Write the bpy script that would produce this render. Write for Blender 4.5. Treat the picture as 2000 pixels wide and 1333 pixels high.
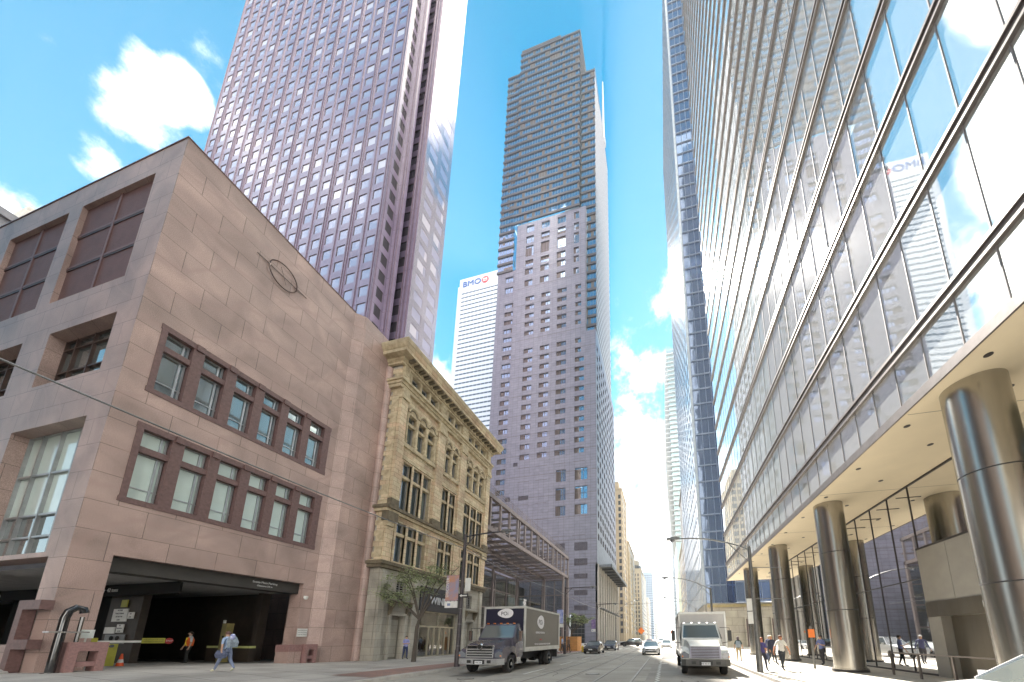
import bpy, bmesh, math, random
from mathutils import Vector, Matrix, noise
R = math.radians
random.seed(7)
for o in list(bpy.data.objects): bpy.data.objects.remove(o)
S = bpy.context.scene
col = S.collection

# ---------------------------------------------------------------- camera
cam_d = bpy.data.cameras.new("camera"); cam = bpy.data.objects.new("camera", cam_d); col.objects.link(cam)
cam_d.sensor_width = 36; cam_d.lens = 652.8*36/2000
cam_d.shift_x = -0.0715; cam_d.shift_y = 0.2296
cam_d.clip_start = 0.05; cam_d.clip_end = 6000
cam.location = (0, 0, 1.75)
cam.rotation_euler = (R(90+10.526), 0, R(13.304))
S.camera = cam

# ---------------------------------------------------------------- sky, sun, exposure
SKY_HUE, SKY_SAT, SKY_VAL = .467, 2.05, .42
FILL_BANK = (13, 12.2, 11.2, 1)
SUN_AZ, SUN_EL = -10.2, 49.9      # azimuth from +Y towards +X
S.view_settings.view_transform = 'Standard'; S.view_settings.look = 'None'
S.view_settings.exposure = 2.2; S.view_settings.gamma = 1
W = bpy.data.worlds.new("World"); S.world = W; W.use_nodes = True
nt = W.node_tree; N = nt.nodes; L = nt.links
for n in list(N): N.remove(n)
def dirpix(x, y):
    th, yw = R(10.526), R(13.304); c, s, cy, sy = math.cos(th), math.sin(th), math.cos(yw), math.sin(yw)
    lat, dn = x-1143, y-1125.7; fw = 652.8*c+dn*s; up = 652.8*s-dn*c
    return Vector((-sy*fw+cy*lat, cy*fw+sy*lat, up)).normalized()
def mathn(op, a, b=None, c=None):
    n = N.new('ShaderNodeMath'); n.operation = op
    for i, v in enumerate((a, b, c)):
        if v is None: continue
        if hasattr(v, 'is_output'): L.new(v, n.inputs[i])
        else: n.inputs[i].default_value = v
    return n.outputs[0]
sky = N.new('ShaderNodeTexSky'); sky.sky_type = 'NISHITA'; sky.sun_disc = False
sky.sun_elevation = R(SUN_EL); sky.sun_rotation = R(SUN_AZ); sky.dust_density = .05; sky.air_density = 1.0; sky.ozone_density = 1.5
tc = N.new('ShaderNodeTexCoord')
ns = N.new('ShaderNodeTexNoise'); ns.inputs['Scale'].default_value = 9; ns.inputs['Detail'].default_value = 9; ns.inputs['Roughness'].default_value = .62
L.new(tc.outputs['Generated'], ns.inputs['Vector'])
def blobs(lst):
    fac = None
    for v, r, a in lst:
        d = N.new('ShaderNodeVectorMath'); d.operation = 'DISTANCE'; L.new(tc.outputs['Generated'], d.inputs[0]); d.inputs[1].default_value = v
        t = mathn('MAXIMUM', mathn('MULTIPLY', mathn('SUBTRACT', 1.0, mathn('DIVIDE', d.outputs['Value'], r)), a), 0.0)
        fac = t if fac is None else mathn('MAXIMUM', fac, t)
    return fac
def azel(az, el): return Vector((math.sin(R(az))*math.cos(R(el)), math.cos(R(az))*math.cos(R(el)), math.sin(R(el))))
# cumulus over the left roof, thin veils between the towers (x, y, radius, strength as directions in the sky)
clouds = blobs([(dirpix(x, y), r, a) for x, y, r, a in ((290, 160, .046, 1.9), (350, 175, .042, 1.7), (250, 200, .04, 1.4), (235, 235, .035, .9), (205, 325, .038, 1.4), (300, 260, .055, .6), (10, 400, .035, 1.6), (60, 408, .03, 1.2),
                   (415, 60, .08, .55), (120, 105, .05, .45), (440, 20, .08, .45), (1290, 590, .10, .8), (1240, 590, .07, .55), (1250, 740, .16, .9), (868, 750, .11, 1.3), (1250, 860, .2, 1.5), (1255, 1060, .34, 2.2))])
nn = mathn('MULTIPLY', mathn('SUBTRACT', ns.outputs['Fac'], .5), 5.2)
m = mathn('ADD', clouds, mathn('MULTIPLY', nn, mathn('MINIMUM', mathn('MULTIPLY', clouds, 2.5), 1.0)))
rng = N.new('ShaderNodeMapRange'); rng.interpolation_type = 'SMOOTHSTEP'; L.new(m, rng.inputs['Value'])
rng.inputs['From Min'].default_value = .30; rng.inputs['From Max'].default_value = 1.6
sepw = N.new('ShaderNodeSeparateXYZ'); L.new(tc.outputs['Generated'], sepw.inputs[0])
hs = N.new('ShaderNodeHueSaturation'); L.new(sky.outputs[0], hs.inputs['Color']); hs.inputs['Hue'].default_value = SKY_HUE; hs.inputs['Saturation'].default_value = SKY_SAT; hs.inputs['Value'].default_value = SKY_VAL
low = N.new('ShaderNodeMapRange'); low.interpolation_type = 'SMOOTHSTEP'; L.new(sepw.outputs['Z'], low.inputs['Value']); low.inputs['From Min'].default_value = .0; low.inputs['From Max'].default_value = .55
low.inputs['To Min'].default_value = .9; low.inputs['To Max'].default_value = 0
mxa = N.new('ShaderNodeMixRGB'); L.new(low.outputs[0], mxa.inputs[0]); L.new(hs.outputs[0], mxa.inputs[1]); mxa.inputs[2].default_value = (2.8, 3.0, 3.15, 1)
# bright cloud banks added out of view to light walls, street and glass reflections
fill_bank = blobs([(azel(-51, 33), .16, 3.0), (azel(-52, 44), .135, 3.2), (azel(-56, 55), .12, 3.2), (azel(-118, 50), .34, .33), (azel(88, 74), .42, 3.4), (azel(105, 34), .70, 3.2), (azel(165, 15), .5, 1.6)])
nb = mathn('ADD', fill_bank, mathn('MULTIPLY', nn, mathn('MINIMUM', mathn('MULTIPLY', fill_bank, .9), .25)))
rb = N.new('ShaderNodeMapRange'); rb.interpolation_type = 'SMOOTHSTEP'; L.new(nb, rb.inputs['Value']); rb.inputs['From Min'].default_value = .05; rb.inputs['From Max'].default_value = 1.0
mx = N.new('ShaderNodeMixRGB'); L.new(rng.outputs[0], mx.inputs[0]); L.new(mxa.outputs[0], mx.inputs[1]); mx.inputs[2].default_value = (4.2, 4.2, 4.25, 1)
mxb = N.new('ShaderNodeMixRGB'); L.new(rb.outputs[0], mxb.inputs[0]); L.new(mx.outputs[0], mxb.inputs[1]); mxb.inputs[2].default_value = FILL_BANK
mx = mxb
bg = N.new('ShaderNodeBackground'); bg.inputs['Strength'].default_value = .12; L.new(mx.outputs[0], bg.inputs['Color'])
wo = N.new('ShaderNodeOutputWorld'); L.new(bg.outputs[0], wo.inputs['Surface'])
sd = bpy.data.lights.new("sun", 'SUN'); sd.energy = 5.0; sd.angle = R(.5); sd.color = (1, .94, .85)
sun = bpy.data.objects.new("sun", sd); col.objects.link(sun)
sv = Vector((math.sin(R(SUN_AZ))*math.cos(R(SUN_EL)), math.cos(R(SUN_AZ))*math.cos(R(SUN_EL)), math.sin(R(SUN_EL))))
sun.rotation_euler = sv.to_track_quat('Z', 'Y').to_euler()

# ---------------------------------------------------------------- materials
MC = {}
def mat(name, c, rough=.6, metal=0, var=.12, vscale=1.5, bump=0, bscale=40, c2=None, spec=.5, stretch=None, coat=0):
    if name in MC: return MC[name]
    m = bpy.data.materials.new(name); m.use_nodes = True; t = m.node_tree; n = t.nodes; l = t.links
    b = n['Principled BSDF']; b.inputs['Roughness'].default_value = rough; b.inputs['Metallic'].default_value = metal
    b.inputs['Specular IOR Level'].default_value = spec
    if coat: b.inputs['Coat Weight'].default_value = coat; b.inputs['Coat Roughness'].default_value = .05
    tcn = n.new('ShaderNodeTexCoord'); src = tcn.outputs['Object']
    if stretch:
        mp = n.new('ShaderNodeMapping'); mp.inputs['Scale'].default_value = stretch; l.new(src, mp.inputs[0]); src = mp.outputs[0]
    nz = n.new('ShaderNodeTexNoise'); nz.inputs['Scale'].default_value = vscale; nz.inputs['Detail'].default_value = 8; nz.inputs['Roughness'].default_value = .65
    l.new(src, nz.inputs['Vector'])
    cr = n.new('ShaderNodeMapRange'); l.new(nz.outputs['Fac'], cr.inputs['Value']); cr.inputs['From Min'].default_value = .3; cr.inputs['From Max'].default_value = .7
    mxn = n.new('ShaderNodeMixRGB'); l.new(cr.outputs[0], mxn.inputs[0])
    k2 = c2 or tuple(max(0, x*(1-2*var)) for x in c)
    mxn.inputs[1].default_value = (*k2[:3], 1)
    mxn.inputs[2].default_value = (*(tuple(min(1, x*(1+var)) for x in c) if not c2 else c[:3]), 1)
    l.new(mxn.outputs[0], b.inputs['Base Color'])
    if bump:
        nb = n.new('ShaderNodeTexNoise'); nb.inputs['Scale'].default_value = bscale; nb.inputs['Detail'].default_value = 4; l.new(src, nb.inputs['Vector'])
        bp = n.new('ShaderNodeBump'); bp.inputs['Strength'].default_value = bump; bp.inputs['Distance'].default_value = .02
        l.new(nb.outputs['Fac'], bp.inputs['Height']); l.new(bp.outputs[0], b.inputs['Normal'])
    MC[name] = m; return m

def stone(name, c1, c2, bw, bh, mortar=.012, mc=(.1, .09, .08), rough=.55, speck=.25, vein=None, spec=.5, offset=.5, squash=1, bump=.15, stain=.25, horiz=False):
    """cladding slabs or ashlar: brick pattern over (x+y, z) so it fits every upright wall"""
    if name in MC: return MC[name]
    m = bpy.data.materials.new(name); m.use_nodes = True; t = m.node_tree; n = t.nodes; l = t.links
    b = n['Principled BSDF']; b.inputs['Roughness'].default_value = rough; b.inputs['Specular IOR Level'].default_value = spec
    tcn = n.new('ShaderNodeTexCoord'); sp = n.new('ShaderNodeSeparateXYZ'); l.new(tcn.outputs['Object'], sp.inputs[0])
    ad = n.new('ShaderNodeMath'); ad.operation = 'ADD'; l.new(sp.outputs['X'], ad.inputs[0]); l.new(sp.outputs['Y'], ad.inputs[1])
    cb = n.new('ShaderNodeCombineXYZ')
    if horiz: l.new(sp.outputs['X'], cb.inputs['X']); l.new(sp.outputs['Y'], cb.inputs['Y'])
    else: l.new(ad.outputs[0], cb.inputs['X']); l.new(sp.outputs['Z'], cb.inputs['Y'])
    br = n.new('ShaderNodeTexBrick'); l.new(cb.outputs[0], br.inputs['Vector']); br.offset = offset; br.squash = squash; br.squash_frequency = 3; br.offset_frequency = 2
    br.inputs['Scale'].default_value = 1; br.inputs['Brick Width'].default_value = bw; br.inputs['Row Height'].default_value = bh
    br.inputs['Mortar Size'].default_value = mortar; br.inputs['Mortar Smooth'].default_value = .1; br.inputs['Bias'].default_value = 0
    br.inputs['Color1'].default_value = (*c1, 1); br.inputs['Color2'].default_value = (*c2, 1); br.inputs['Mortar'].default_value = (*mc, 1)
    nz = n.new('ShaderNodeTexNoise'); nz.inputs['Scale'].default_value = 45; nz.inputs['Detail'].default_value = 3; l.new(tcn.outputs['Object'], nz.inputs['Vector'])
    n2 = n.new('ShaderNodeTexNoise'); n2.inputs['Scale'].default_value = .45; n2.inputs['Detail'].default_value = 7; n2.inputs['Distortion'].default_value = .6; l.new(tcn.outputs['Object'], n2.inputs['Vector'])
    f1 = n.new('ShaderNodeMapRange'); l.new(nz.outputs['Fac'], f1.inputs['Value']); f1.inputs['From Min'].default_value = .3; f1.inputs['From Max'].default_value = .7; f1.inputs['To Min'].default_value = 1-speck; f1.inputs['To Max'].default_value = 1+speck
    f2 = n.new('ShaderNodeMapRange'); l.new(n2.outputs['Fac'], f2.inputs['Value']); f2.inputs['From Min'].default_value = .3; f2.inputs['From Max'].default_value = .7; f2.inputs['To Min'].default_value = 1-stain; f2.inputs['To Max'].default_value = 1+stain*.4
    mu = n.new('ShaderNodeMath'); mu.operation = 'MULTIPLY'; l.new(f1.outputs[0], mu.inputs[0]); l.new(f2.outputs[0], mu.inputs[1])
    vm = n.new('ShaderNodeVectorMath'); vm.operation = 'SCALE'; l.new(br.outputs['Color'], vm.inputs[0]); l.new(mu.outputs[0], vm.inputs['Scale'])
    out = vm.outputs[0]
    if vein:
        wv = n.new('ShaderNodeTexWave'); wv.inputs['Scale'].default_value = .28; wv.inputs['Distortion'].default_value = 9; wv.inputs['Detail'].default_value = 4; wv.inputs['Detail Scale'].default_value = .8
        mpv = n.new('ShaderNodeMapping'); mpv.inputs['Rotation'].default_value = (0, R(35), R(20)); l.new(tcn.outputs['Object'], mpv.inputs[0]); l.new(mpv.outputs[0], wv.inputs['Vector'])
        vr = n.new('ShaderNodeMapRange'); l.new(wv.outputs['Fac'], vr.inputs['Value']); vr.inputs['From Min'].default_value = .93; vr.inputs['From Max'].default_value = 1; vr.inputs['To Max'].default_value = .5
        mv = n.new('ShaderNodeMixRGB'); l.new(vr.outputs[0], mv.inputs[0]); l.new(out, mv.inputs[1]); mv.inputs[2].default_value = (*vein, 1); out = mv.outputs[0]
    l.new(out, b.inputs['Base Color'])
    if bump:
        bp = n.new('ShaderNodeBump'); bp.inputs['Strength'].default_value = bump; bp.inputs['Distance'].default_value = .01; bp.invert = True
        l.new(br.outputs['Fac'], bp.inputs['Height']); l.new(bp.outputs[0], b.inputs['Normal'])
    MC[name] = m; return m

def mirror(name, c, rough=.03, metal=1, dust=0, wav=.02, wscale=.35, panel=None, tilt=.004, c2=None, share=.3):
    """reflective curtain-wall glass: slow pillowing and, with panel=(w,h), a slightly different tilt of every pane"""
    if name in MC: return MC[name]
    m = bpy.data.materials.new(name); m.use_nodes = True; t = m.node_tree; n = t.nodes; l = t.links
    b = n['Principled BSDF']; b.inputs['Base Color'].default_value = (*c, 1); b.inputs['Metallic'].default_value = metal; b.inputs['Roughness'].default_value = rough
    if dust: b.inputs['Coat Weight'].default_value = dust; b.inputs['Coat Roughness'].default_value = .2
    tcn = n.new('ShaderNodeTexCoord')
    nz = n.new('ShaderNodeTexNoise'); nz.inputs['Scale'].default_value = wscale; nz.inputs['Detail'].default_value = 1; l.new(tcn.outputs['Object'], nz.inputs['Vector'])
    bp = n.new('ShaderNodeBump'); bp.inputs['Strength'].default_value = 1; bp.inputs['Distance'].default_value = wav; l.new(nz.outputs['Fac'], bp.inputs['Height'])
    out = bp.outputs[0]
    if panel:
        sp = n.new('ShaderNodeSeparateXYZ'); l.new(tcn.outputs['Object'], sp.inputs[0])
        ad = n.new('ShaderNodeMath'); ad.operation = 'ADD'; l.new(sp.outputs['X'], ad.inputs[0]); l.new(sp.outputs['Y'], ad.inputs[1])
        fl = []
        for s, k, off in ((ad.outputs[0], panel[0], 0), (sp.outputs['Z'], panel[1], panel[2] if len(panel) > 2 else 0)):
            a = n.new('ShaderNodeMath'); a.operation = 'SUBTRACT'; l.new(s, a.inputs[0]); a.inputs[1].default_value = off
            d = n.new('ShaderNodeMath'); d.operation = 'DIVIDE'; l.new(a.outputs[0], d.inputs[0]); d.inputs[1].default_value = k
            f = n.new('ShaderNodeMath'); f.operation = 'FLOOR'; l.new(d.outputs[0], f.inputs[0]); fl.append(f.outputs[0])
        cb = n.new('ShaderNodeCombineXYZ'); l.new(fl[0], cb.inputs[0]); l.new(fl[1], cb.inputs[1])
        wn = n.new('ShaderNodeTexWhiteNoise'); l.new(cb.outputs[0], wn.inputs['Vector'])
        if c2:      # some panes show drawn curtains instead
            lt = n.new('ShaderNodeMath'); lt.operation = 'LESS_THAN'; l.new(wn.outputs['Value'], lt.inputs[0]); lt.inputs[1].default_value = share
            mxc = n.new('ShaderNodeMixRGB'); l.new(lt.outputs[0], mxc.inputs[0]); mxc.inputs[1].default_value = (*c, 1); mxc.inputs[2].default_value = (*c2, 1); l.new(mxc.outputs[0], b.inputs['Base Color'])
            mm = n.new('ShaderNodeMath'); mm.operation = 'MULTIPLY_ADD'; l.new(lt.outputs[0], mm.inputs[0]); mm.inputs[1].default_value = .3-metal; mm.inputs[2].default_value = metal; l.new(mm.outputs[0], b.inputs['Metallic'])
        su = n.new('ShaderNodeVectorMath'); su.operation = 'SUBTRACT'; l.new(wn.outputs['Color'], su.inputs[0]); su.inputs[1].default_value = (.5, .5, .5)
        sc = n.new('ShaderNodeVectorMath'); sc.operation = 'SCALE'; l.new(su.outputs[0], sc.inputs[0]); sc.inputs['Scale'].default_value = tilt
        av = n.new('ShaderNodeVectorMath'); av.operation = 'ADD'; l.new(out, av.inputs[0]); l.new(sc.outputs[0], av.inputs[1])
        nm = n.new('ShaderNodeVectorMath'); nm.operation = 'NORMALIZE'; l.new(av.outputs[0], nm.inputs[0]); out = nm.outputs[0]
    l.new(out, b.inputs['Normal'])
    MC[name] = m; return m

def clearglass(name, tint=(.85, .9, .88), refl=.16):
    if name in MC: return MC[name]
    m = bpy.data.materials.new(name); m.use_nodes = True; t = m.node_tree; n = t.nodes; l = t.links
    n.remove(n['Principled BSDF']); o = n['Material Output']
    g = n.new('ShaderNodeBsdfGlossy'); g.inputs['Roughness'].default_value = .02
    tr = n.new('ShaderNodeBsdfTransparent'); tr.inputs['Color'].default_value = (*tint, 1)
    fr = n.new('ShaderNodeFresnel'); fr.inputs['IOR'].default_value = 1.5
    a = n.new('ShaderNodeMath'); a.operation = 'ADD'; l.new(fr.outputs[0], a.inputs[0]); a.inputs[1].default_value = refl; a.use_clamp = True
    mxs = n.new('ShaderNodeMixShader'); l.new(a.outputs[0], mxs.inputs[0]); l.new(tr.outputs[0], mxs.inputs[1]); l.new(g.outputs[0], mxs.inputs[2]); l.new(mxs.outputs[0], o.inputs['Surface'])
    MC[name] = m; return m

def glow(name, c, e):
    if name in MC: return MC[name]
    m = bpy.data.materials.new(name); m.use_nodes = True; b = m.node_tree.nodes['Principled BSDF']
    b.inputs['Base Color'].default_value = (*c, 1); b.inputs['Emission Color'].default_value = (*c, 1); b.inputs['Emission Strength'].default_value = e
    MC[name] = m; return m

# ---------------------------------------------------------------- mesh helpers
class MB:
    def __init__(s): s.v = []; s.f = []; s.m = []; s.mats = []
    def mi(s, m):
        if m not in s.mats: s.mats.append(m)
        return s.mats.index(m)
    def poly(s, pts, m):
        k = len(s.v); s.v += [tuple(p) for p in pts]; s.f.append(tuple(range(k, k+len(pts)))); s.m.append(s.mi(m))
    def box(s, x0, x1, y0, y1, z0, z1, m, T=None, skip=''):
        x0, x1 = min(x0, x1), max(x0, x1); y0, y1 = min(y0, y1), max(y0, y1); z0, z1 = min(z0, z1), max(z0, z1)
        P = [Vector(p) for p in ((x0, y0, z0), (x1, y0, z0), (x1, y1, z0), (x0, y1, z0), (x0, y0, z1), (x1, y0, z1), (x1, y1, z1), (x0, y1, z1))]
        if T is not None: P = [T @ p for p in P]
        k = len(s.v); s.v += [tuple(p) for p in P]; mi = s.mi(m)
        for nme, f in (('b', (3, 2, 1, 0)), ('t', (4, 5, 6, 7)), ('f', (0, 1, 5, 4)), ('r', (1, 2, 6, 5)), ('k', (2, 3, 7, 6)), ('l', (3, 0, 4, 7))):
            if nme in skip: continue
            s.f.append(tuple(k+i for i in f)); s.m.append(mi)
    def prism(s, pts, z0, z1, m, axis='z', cap=True):
        """polygon pts (2-D) extruded along an axis"""
        def P(a, b, h): return {'z': (a, b, h), 'x': (h, a, b), 'y': (a, h, b)}[axis]
        n = len(pts); k = len(s.v); mi = s.mi(m)
        s.v += [P(a, b, z0) for a, b in pts]+[P(a, b, z1) for a, b in pts]
        for i in range(n): j = (i+1) % n; s.f.append((k+i, k+j, k+n+j, k+n+i)); s.m.append(mi)
        if cap: s.f.append(tuple(k+i for i in range(n))[::-1]); s.m.append(mi); s.f.append(tuple(k+n+i for i in range(n))); s.m.append(mi)
    def tube(s, pts, rad, m, n=8, cap=True):
        pts = [Vector(p) for p in pts]
        if not hasattr(rad, '__len__'): rad = [rad]*len(pts)
        rings = []; mi = s.mi(m); up0 = None
        for i, p in enumerate(pts):
            d = (pts[min(i+1, len(pts)-1)]-pts[max(i-1, 0)]).normalized()
            if up0 is None: up0 = Vector((0, 0, 1)) if abs(d.z) < .9 else Vector((1, 0, 0))
            a = d.cross(up0)
            if a.length < 1e-4: a = d.cross(Vector((0, 1, 0)))
            a.normalize(); b = d.cross(a); k = len(s.v)
            for q in range(n):
                t = 2*math.pi*q/n; s.v.append(tuple(p+(a*math.cos(t)+b*math.sin(t))*rad[i]))
            rings.append(k)
        for r0, r1 in zip(rings, rings[1:]):
            for q in range(n): j = (q+1) % n; s.f.append((r0+q, r0+j, r1+j, r1+q)); s.m.append(mi)
        if cap:
            s.f.append(tuple(rings[0]+q for q in range(n))); s.m.append(mi); s.f.append(tuple(rings[-1]+q for q in range(n))[::-1]); s.m.append(mi)
    def lathe(s, prof, m, c=(0, 0, 0), n=24, axis='z'):
        """prof: (radius, height)"""
        mi = s.mi(m); rings = []
        for r, h in prof:
            k = len(s.v); rings.append(k)
            for q in range(n):
                t = 2*math.pi*q/n; a, b = r*math.cos(t), r*math.sin(t)
                s.v.append({'z': (c[0]+a, c[1]+b, c[2]+h), 'x': (c[0]+h, c[1]+a, c[2]+b), 'y': (c[0]+a, c[1]+h, c[2]+b)}[axis])
        for r0, r1 in zip(rings, rings[1:]):
            for q in range(n): j = (q+1) % n; s.f.append((r0+q, r0+j, r1+j, r1+q)); s.m.append(mi)
        s.f.append(tuple(rings[0]+q for q in range(n))[::-1]); s.m.append(mi); s.f.append(tuple(rings[-1]+q for q in range(n))); s.m.append(mi)
    def wall(s, ax, c, inw, u0, u1, v0, v1, holes, depth, m, mr=None, extra=(), edepth=.3):
        """upright sheet with rectangular openings and their reveals. ax 'X': plane x=c, u=y. ax 'Y': plane y=c, u=x."""
        alls = list(holes)+list(extra); main = holes; holes = alls
        us = sorted(set([u0, u1]+[h[0] for h in holes]+[h[1] for h in holes])); vs = sorted(set([v0, v1]+[h[2] for h in holes]+[h[3] for h in holes]))
        us = [u for u in us if u0 <= u <= u1]; vs = [v for v in vs if v0 <= v <= v1]
        def P(u, v, d=0): return (c+inw*d, u, v) if ax == 'X' else (u, c+inw*d, v)
        mi = s.mi(m); grid = {}
        def V(i, j):
            if (i, j) not in grid: grid[(i, j)] = len(s.v); s.v.append(P(us[i], vs[j]))
            return grid[(i, j)]
        hs = {}
        for h in holes: hs.setdefault(round(h[0], 3), []).append(h)
        def inside(u, v):
            return any(h[0] < u < h[1] and h[2] < v < h[3] for h in holes)
        ucols = []
        for i in range(len(us)-1):
            uc = (us[i]+us[i+1])/2; hh = [h for h in holes if h[0] < uc < h[1]]
            for j in range(len(vs)-1):
                vc = (vs[j]+vs[j+1])/2
                if any(h[2] < vc < h[3] for h in hh): continue
                s.f.append((V(i, j), V(i+1, j), V(i+1, j+1), V(i, j+1))); s.m.append(mi)
        mr = mr or m
        for qi, (a, b, e, f) in enumerate(holes):
            depth = depth if qi < len(main) else edepth
            s.poly((P(a, e), P(a, f), P(a, f, depth), P(a, e, depth)), mr); s.poly((P(b, f), P(b, e), P(b, e, depth), P(b, f, depth)), mr)
            s.poly((P(a, f), P(b, f), P(b, f, depth), P(a, f, depth)), mr); s.poly((P(b, e), P(a, e), P(a, e, depth), P(b, e, depth)), mr)
    def build(s, name, parent=None, smooth=False, label=None, off=None, kind=None):
        me = bpy.data.meshes.new(name)
        v = s.v
        if off is not None: v = [(p[0]-off[0], p[1]-off[1], p[2]-off[2]) for p in v]
        me.from_pydata(v, [], s.f)
        for x in s.mats: me.materials.append(x)
        me.polygons.foreach_set('material_index', s.m)
        if smooth:
            me.polygons.foreach_set('use_smooth', [True]*len(me.polygons))
            try: me.set_sharp_from_angle(angle=R(35))
            except Exception: pass
        me.update()
        o = bpy.data.objects.new(name, me); col.objects.link(o)
        if parent: o.parent = parent
        if label: o['label'] = label
        if kind: o['kind'] = kind
        return o
def tag(o, label=None, cat=None, group=None, kind=None):
    if label: o['label'] = label
    if cat: o['category'] = cat
    if group: o['group'] = group
    if kind: o['kind'] = kind
    return o
def thing(name, label, cat, loc=(0, 0, 0), rz=0, group=None):
    o = bpy.data.objects.new(name, None); col.objects.link(o); o.location = loc; o.rotation_euler = (0, 0, rz); o.empty_display_size = .3
    return tag(o, label, cat, group)
KIDS = {}
def dup(o, loc=None, rz=None, label=None, parent=None):
    c = o.copy(); col.objects.link(c)
    if parent: c.parent = parent
    if loc is not None: c.location = loc
    if rz is not None: c.rotation_euler = (0, 0, rz)
    if label: c['label'] = label
    for ch in [x for x in list(o.children)]: dup(ch, parent=c)
    return c
def inst(name, me, parent, loc):
    o = bpy.data.objects.new(name, me); col.objects.link(o); o.parent = parent; o.location = loc; return o
def text(s, size, m, parent, M, name='lettering', ext=.01, align='CENTER', sx=1.0):
    cu = bpy.data.curves.new(name, 'FONT'); cu.body = s; cu.size = size; cu.extrude = ext; cu.align_x = align; cu.align_y = 'CENTER'; cu.resolution_u = 3
    t = bpy.data.objects.new('tmp', cu); col.objects.link(t)
    me = bpy.data.meshes.new_from_object(t.evaluated_get(bpy.context.evaluated_depsgraph_get())); bpy.data.objects.remove(t)
    me.name = name; me.transform(M @ Matrix.Diagonal((sx, 1, 1, 1))); me.materials.clear(); me.materials.append(m)
    o = bpy.data.objects.new(name, me); col.objects.link(o); o.parent = parent; return o
def face_mat(pos, toward):
    """matrix laying text upright at pos, its face looking toward '-y', '+x', '-x', '+y'"""
    rz = {'-y': 0, '+x': R(90), '-x': R(-90), '+y': R(180)}[toward]
    return Matrix.Translation(pos) @ Matrix.Rotation(rz, 4, 'Z') @ Matrix.Rotation(R(90), 4, 'X')
# ================================================================ SETTING: ground, road, pavements
def smooth(a, b, x): t = max(0, min(1, (x-a)/(b-a))); return t*t*(3-2*t)
def zs(x, y):           # height of the left pavement: level along the kerb, rising towards the granite wall
    return .14+.36*smooth(21, 9, y)*smooth(12, 21, -x)
def curbL(y): return -11.5+2.6*smooth(14, 60, y)
CR = 4.2
M_as = mat('asphalt', (.36, .335, .29), c2=(.24, .22, .195), rough=.85, vscale=.5, bump=.3, bscale=60)
M_patch = mat('asphalt_patch', (.125, .118, .11), rough=.9, var=.2, vscale=.8, bump=.3, bscale=60)
M_conc = stone('track_concrete', (.38, .35, .30), (.33, .305, .26), 4.2, 2.4, mortar=.02, mc=(.12, .11, .1), rough=.8, speck=.12, horiz=True, offset=0)
M_walk = stone('pavement_concrete', (.42, .395, .365), (.36, .34, .315), 1.5, 1.5, mortar=.016, mc=(.13, .12, .12), rough=.8, speck=.14, horiz=True, offset=0, stain=.35)
M_walkR = stone('pavement_pale', (.50, .46, .39), (.45, .42, .36), 1.8, 1.2, mortar=.014, mc=(.22, .2, .19), rough=.75, speck=.1, horiz=True, offset=.5, stain=.25)
M_brickp = stone('red_paving', (.30, .17, .14), (.24, .15, .13), .4, .2, mortar=.01, mc=(.18, .15, .14), rough=.8, horiz=True)
M_kerb = mat('kerb_concrete', (.42, .40, .37), rough=.8, var=.15, vscale=2)
M_paintw = mat('road_paint', (.66, .65, .60), rough=.7, var=.25, vscale=6)
M_steel = mat('rail_steel', (.36, .34, .31), rough=.5, metal=.5)
g = MB(); g.box(-480, 480, -150, 1400, -1.2, -.02, mat('earth', (.2, .19, .17), rough=.9)); tag(g.build('ground'), kind='structure')
r = MB(); r.poly([(-11.6, -20, 0), (CR, -20, 0), (CR, 1200, 0), (-11.6, 1200, 0)], M_as); tag(r.build('road'), kind='structure')
def strip(name, x0, x1, y0, y1, z, m, kind='structure'):
    b = MB(); b.poly([(x0, y0, z), (x1, y0, z), (x1, y1, z), (x0, y1, z)], m); return tag(b.build(name), kind=kind)
strip('track_slab', -6.6, -.9, -20, 600, .004, M_conc)
rl = MB()
for x in (-5.9, -4.42, -2.95, -1.47):
    rl.box(x-.04, x+.04, -20, 400, .004, .012, M_steel); rl.box(x+.05, x+.075, -20, 400, .004, .0085, M_patch)
tag(rl.build('streetcar_rails'), kind='structure')
mk = MB()
y = -8
while y < 300:
    mk.box(-6.98, -6.88, y, y+3, .004, .008, M_paintw); y += 6
for i in range(34):   # worn zigzag seam painted along the lane
    yy = 13.2+i*.42; xx = -.42+.07*(-1 if i % 2 else 1)
    mk.poly([(xx-.05, yy, .008), (xx+.05, yy, .008), (xx+.05-.14*(-1 if i % 2 else 1), yy+.42, .008), (xx-.05-.14*(-1 if i % 2 else 1), yy+.42, .008)], M_paintw)
for k in range(10): mk.box(-8+k*1.2, -7.4+k*1.2, 58, 61, .004, .008, M_paintw)
tag(mk.build('road_markings'), kind='structure')
pt = MB()
for (a, b, c, d) in ((-9.9, -8.2, 14.2, 19.5), (.6, 2.6, 21, 26), (-10.8, -9.5, 27, 34), (-.4, 1.5, 30, 44), (1.8, 3.6, 9, 13)):
    pt.poly([(a, c, .006), (b, c+.3, .006), (b-.1, d, .006), (a+.15, d-.4, .006)], M_patch)
tag(pt.build('asphalt_patches'), kind='structure')
mh = MB()
for x, y in ((-8.6, 13.6), (-3.6, 16.8), (.9, 14.9), (-7.6, 30.5), (2.2, 33), (-.2, 24.5)):
    mh.lathe([(.36, .0), (.36, .011)], M_patch, (x, y, .0), 20); mh.lathe([(.3, .0), (.3, .015)], M_steel, (x, y, .0), 20)
rr = random.Random(4)
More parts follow.
